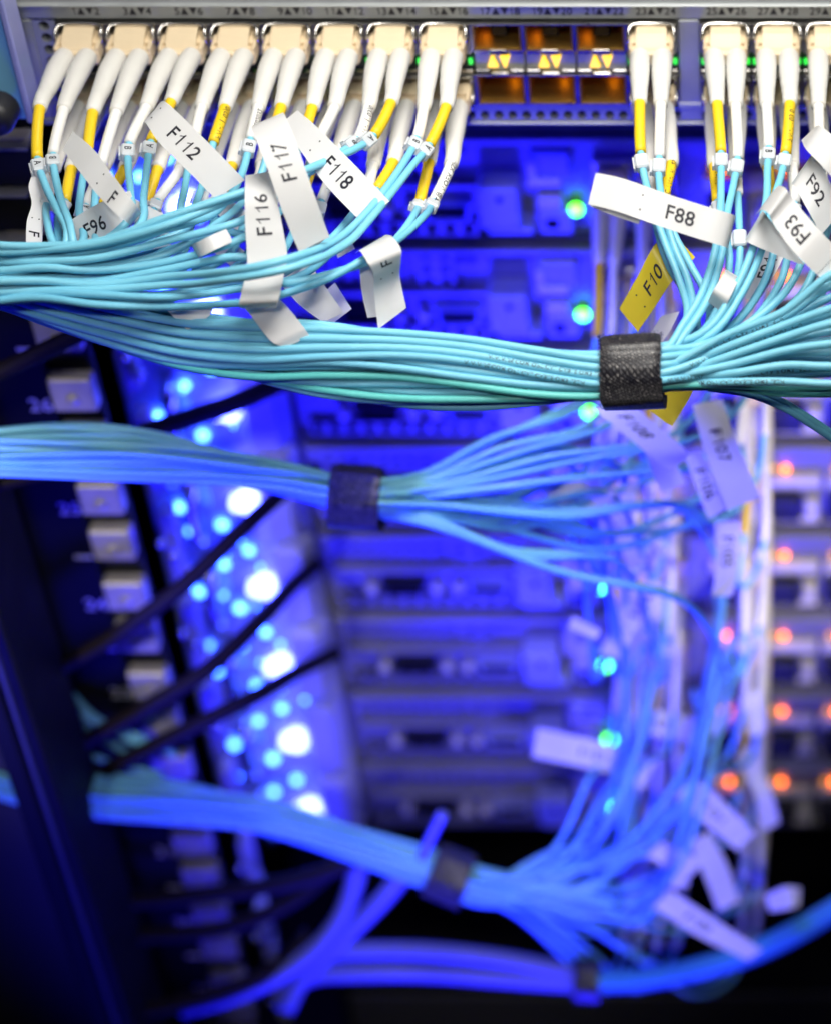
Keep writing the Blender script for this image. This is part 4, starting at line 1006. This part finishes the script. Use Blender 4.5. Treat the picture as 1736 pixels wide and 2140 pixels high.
loose('power_cord', 'dark power cord rising from the post across the bright lamps', 'power cord', 'power_cord', [(40,1630,806),(110,1590,800),(180,1548,792),(320,1470,783),(440,1395,786),(540,1300,800),(610,1225,835),(660,1180,872)], 2.9, GP)
loose('power_cord', 'lowest dark power cord rising from the post above the lowest bundle', 'power cord', 'power_cord', [(60,1705,820),(120,1672,815),(200,1622,808),(340,1550,800),(520,1462,805),(620,1405,840),(700,1365,890)], 2.9, GP)
loose('power_cord', 'dark power cord curving level under the lowest bundle', 'power cord', 'power_cord', [(150,1882,850),(300,1882,850),(450,1868,850),(600,1846,850),(720,1806,852),(800,1740,856)], 3.3, GP)
loose('power_cord', 'dark power cord sagging below the level one, lower left', 'power cord', 'power_cord', [(180,1955,860),(330,1954,860),(470,1940,860),(580,1900,860),(670,1838,862),(730,1760,866)], 3.2, GP)
loose('power_cord', 'bottom dark power cord running along the lower left corner', 'power cord', 'power_cord', [(200,2130,870),(350,2104,870),(480,2070,870),(590,2018,872),(650,1950,876)], 3.3, GP)
GB = 'loose blue-lit cables at the bottom'
loose('patch_cable', 'upper of two thick blue-lit cables running level to the small tie', 'network cable', 'patch_blue', [(640,2012,880),(690,1992,880),(760,1988,880),(900,1990,880),(1060,2008,880),(1190,2034,880),(1240,2046,878)], 3.6, GB)
loose('patch_cable', 'lower of two thick blue-lit cables running level to the small tie', 'network cable', 'patch_blue', [(590,2110,884),(608,2070,884),(650,2042,884),(740,2034,882),(900,2034,882),(1060,2046,882),(1200,2056,880),(1250,2060,878)], 3.6, GB)
loose('patch_cable', 'thick aqua-blue cable rising from the small tie to the right edge', 'network cable', 'patch_aqua', [(1220,2050,876),(1320,2050,872),(1440,2030,866),(1560,1996,860),(1660,1950,855),(1800,1868,850)], 4.3, GB)
loose('patch_cable', 'blue-lit cable dropping under the lowest bundle and curling left', 'network cable', 'patch_blue', [(752,1790,862),(740,1850,866),(712,1920,868),(660,1985,870),(590,2035,872),(490,2080,874),(380,2110,876)], 3.8, GB)
loose('patch_cable', 'second blue-lit cable dropping under the lowest bundle beside the first', 'network cable', 'patch_blue', [(850,1820,866),(800,1880,870),(740,1940,874),(680,2000,878),(630,2050,880),(600,2110,882)], 3.6, GB)
strap(P(1226, 2048, 878), (P(1260, 2052, 878) - P(1190, 2046, 878)), 9.5, 8.2, 7.6, 'small black tie on the thick cables at the bottom', seed=5, fuzz=False)
GL_ = 'blue-lit strands behind the cabinet post'
for i, pts in enumerate(([(20,1290,800),(90,1400,800),(150,1480,802),(260,1540,805),(330,1575,808)], [(60,1380,806),(120,1460,806),(190,1530,808),(300,1590,810)], [(150,1450,806),(200,1500,806),(300,1545,808),(370,1580,810)], [(120,1560,812),(190,1580,812),(250,1600,814),(340,1620,816)])):
    loose('fibre_cable', 'blue-lit strand behind the post above the lowest bundle, %s from the top' % ('first', 'second', 'third', 'fourth')[i], 'fibre cable', 'cable_aqua_deep', pts, 1.2, GL_, 8)

# ------------------------------------------------------------------ loose strands in the tangle by the lower right plugs
rt = random.Random(5)
for i in range(16):
    x0 = rt.uniform(1270, 1600); y0 = rt.uniform(1120, 1680); x1 = rt.uniform(1010, 1250); d0 = rt.uniform(815, 860)
    ym = rt.uniform(1760, 1930)
    pts = [(x0, y0, d0), (x0 + rt.uniform(-25, 15), y0 + 90, d0 - 14), (lin(x1, x0, .72), lin(y0 + 160, ym, .7), d0 - 20), (lin(x1, x0, .38), ym, 836), (x1, lin(ym, 1868, .7), 832), (985, 1850 + rt.uniform(-40, 40), 831)]
    loose('fibre_cable', 'blurred aqua strand among the lower right plugs, running to the lowest strap', 'fibre cable', CM[i % 3], pts, 1.0, 'loose strands running to the lowest strap', 8)
for i in range(7):
    x0 = rt.uniform(1290, 1560); y0 = rt.uniform(880, 1060); d0 = rt.uniform(720, 760)
    pts = [(x0, y0 - 60, d0 + 10), (x0 - 10, y0 + 20, d0), (lin(820, x0, .66), y0 + rt.uniform(40, 130), 720), (lin(820, x0, .3), 1062 + rt.uniform(-20, 50), 702), (800, 1042 + rt.uniform(-40, 40), 690)]
    loose('fibre_cable', 'blurred aqua strand running from the middle strap to the plugs at right', 'fibre cable', CM[i % 3], pts, 1.0, 'loose strands running to the middle strap', 8)
for lb, secs in (('small blurred white tip low between the fanned strands', [((1420,1790),(1390,1800),825), ((1440,1850),(1405,1860),825)]),
                 ('pale blurred label above the lowest slanted flag', [((1380,1760),(1350,1790),822), ((1470,1800),(1440,1835),822)]),
                 ('pale blurred label standing left of the far right servers', [((1590,1440),(1560,1450),840), ((1600,1530),(1565,1540),840)]),
                 ('pale blurred label end right of the lower green lamps', [((1370,1590),(1345,1580),835), ((1345,1650),(1318,1640),835)]),
                 ('pale blurred label among the plugs above the middle green lamp', [((1330,1100),(1290,1110),760), ((1350,1180),(1312,1190),762)])):
    flag(lb, secs)

for lb, secs, tx in (('violet-shaded label tucked under the left cable sweep', [((440,468),(414,498),582), ((480,500),(450,530),580), ((520,530),(488,560),580)], None),
                 ('white label leaning between the F96 and F112 flags', [((330,420),(300,440),592), ((350,470),(316,482),588), ((358,520),(322,528),584)], 'F98'),
                 ('violet-shaded label tip below the hanging looped label', [((700,590),(660,625),592), ((735,645),(690,680),590)], None),
                 ('white label end behind the F118 flag, near the looped label', [((720,470),(690,490),592), ((742,520),(706,540),590)], None)):
    flag(lb, secs, tx, .6, 1, size=4.4)
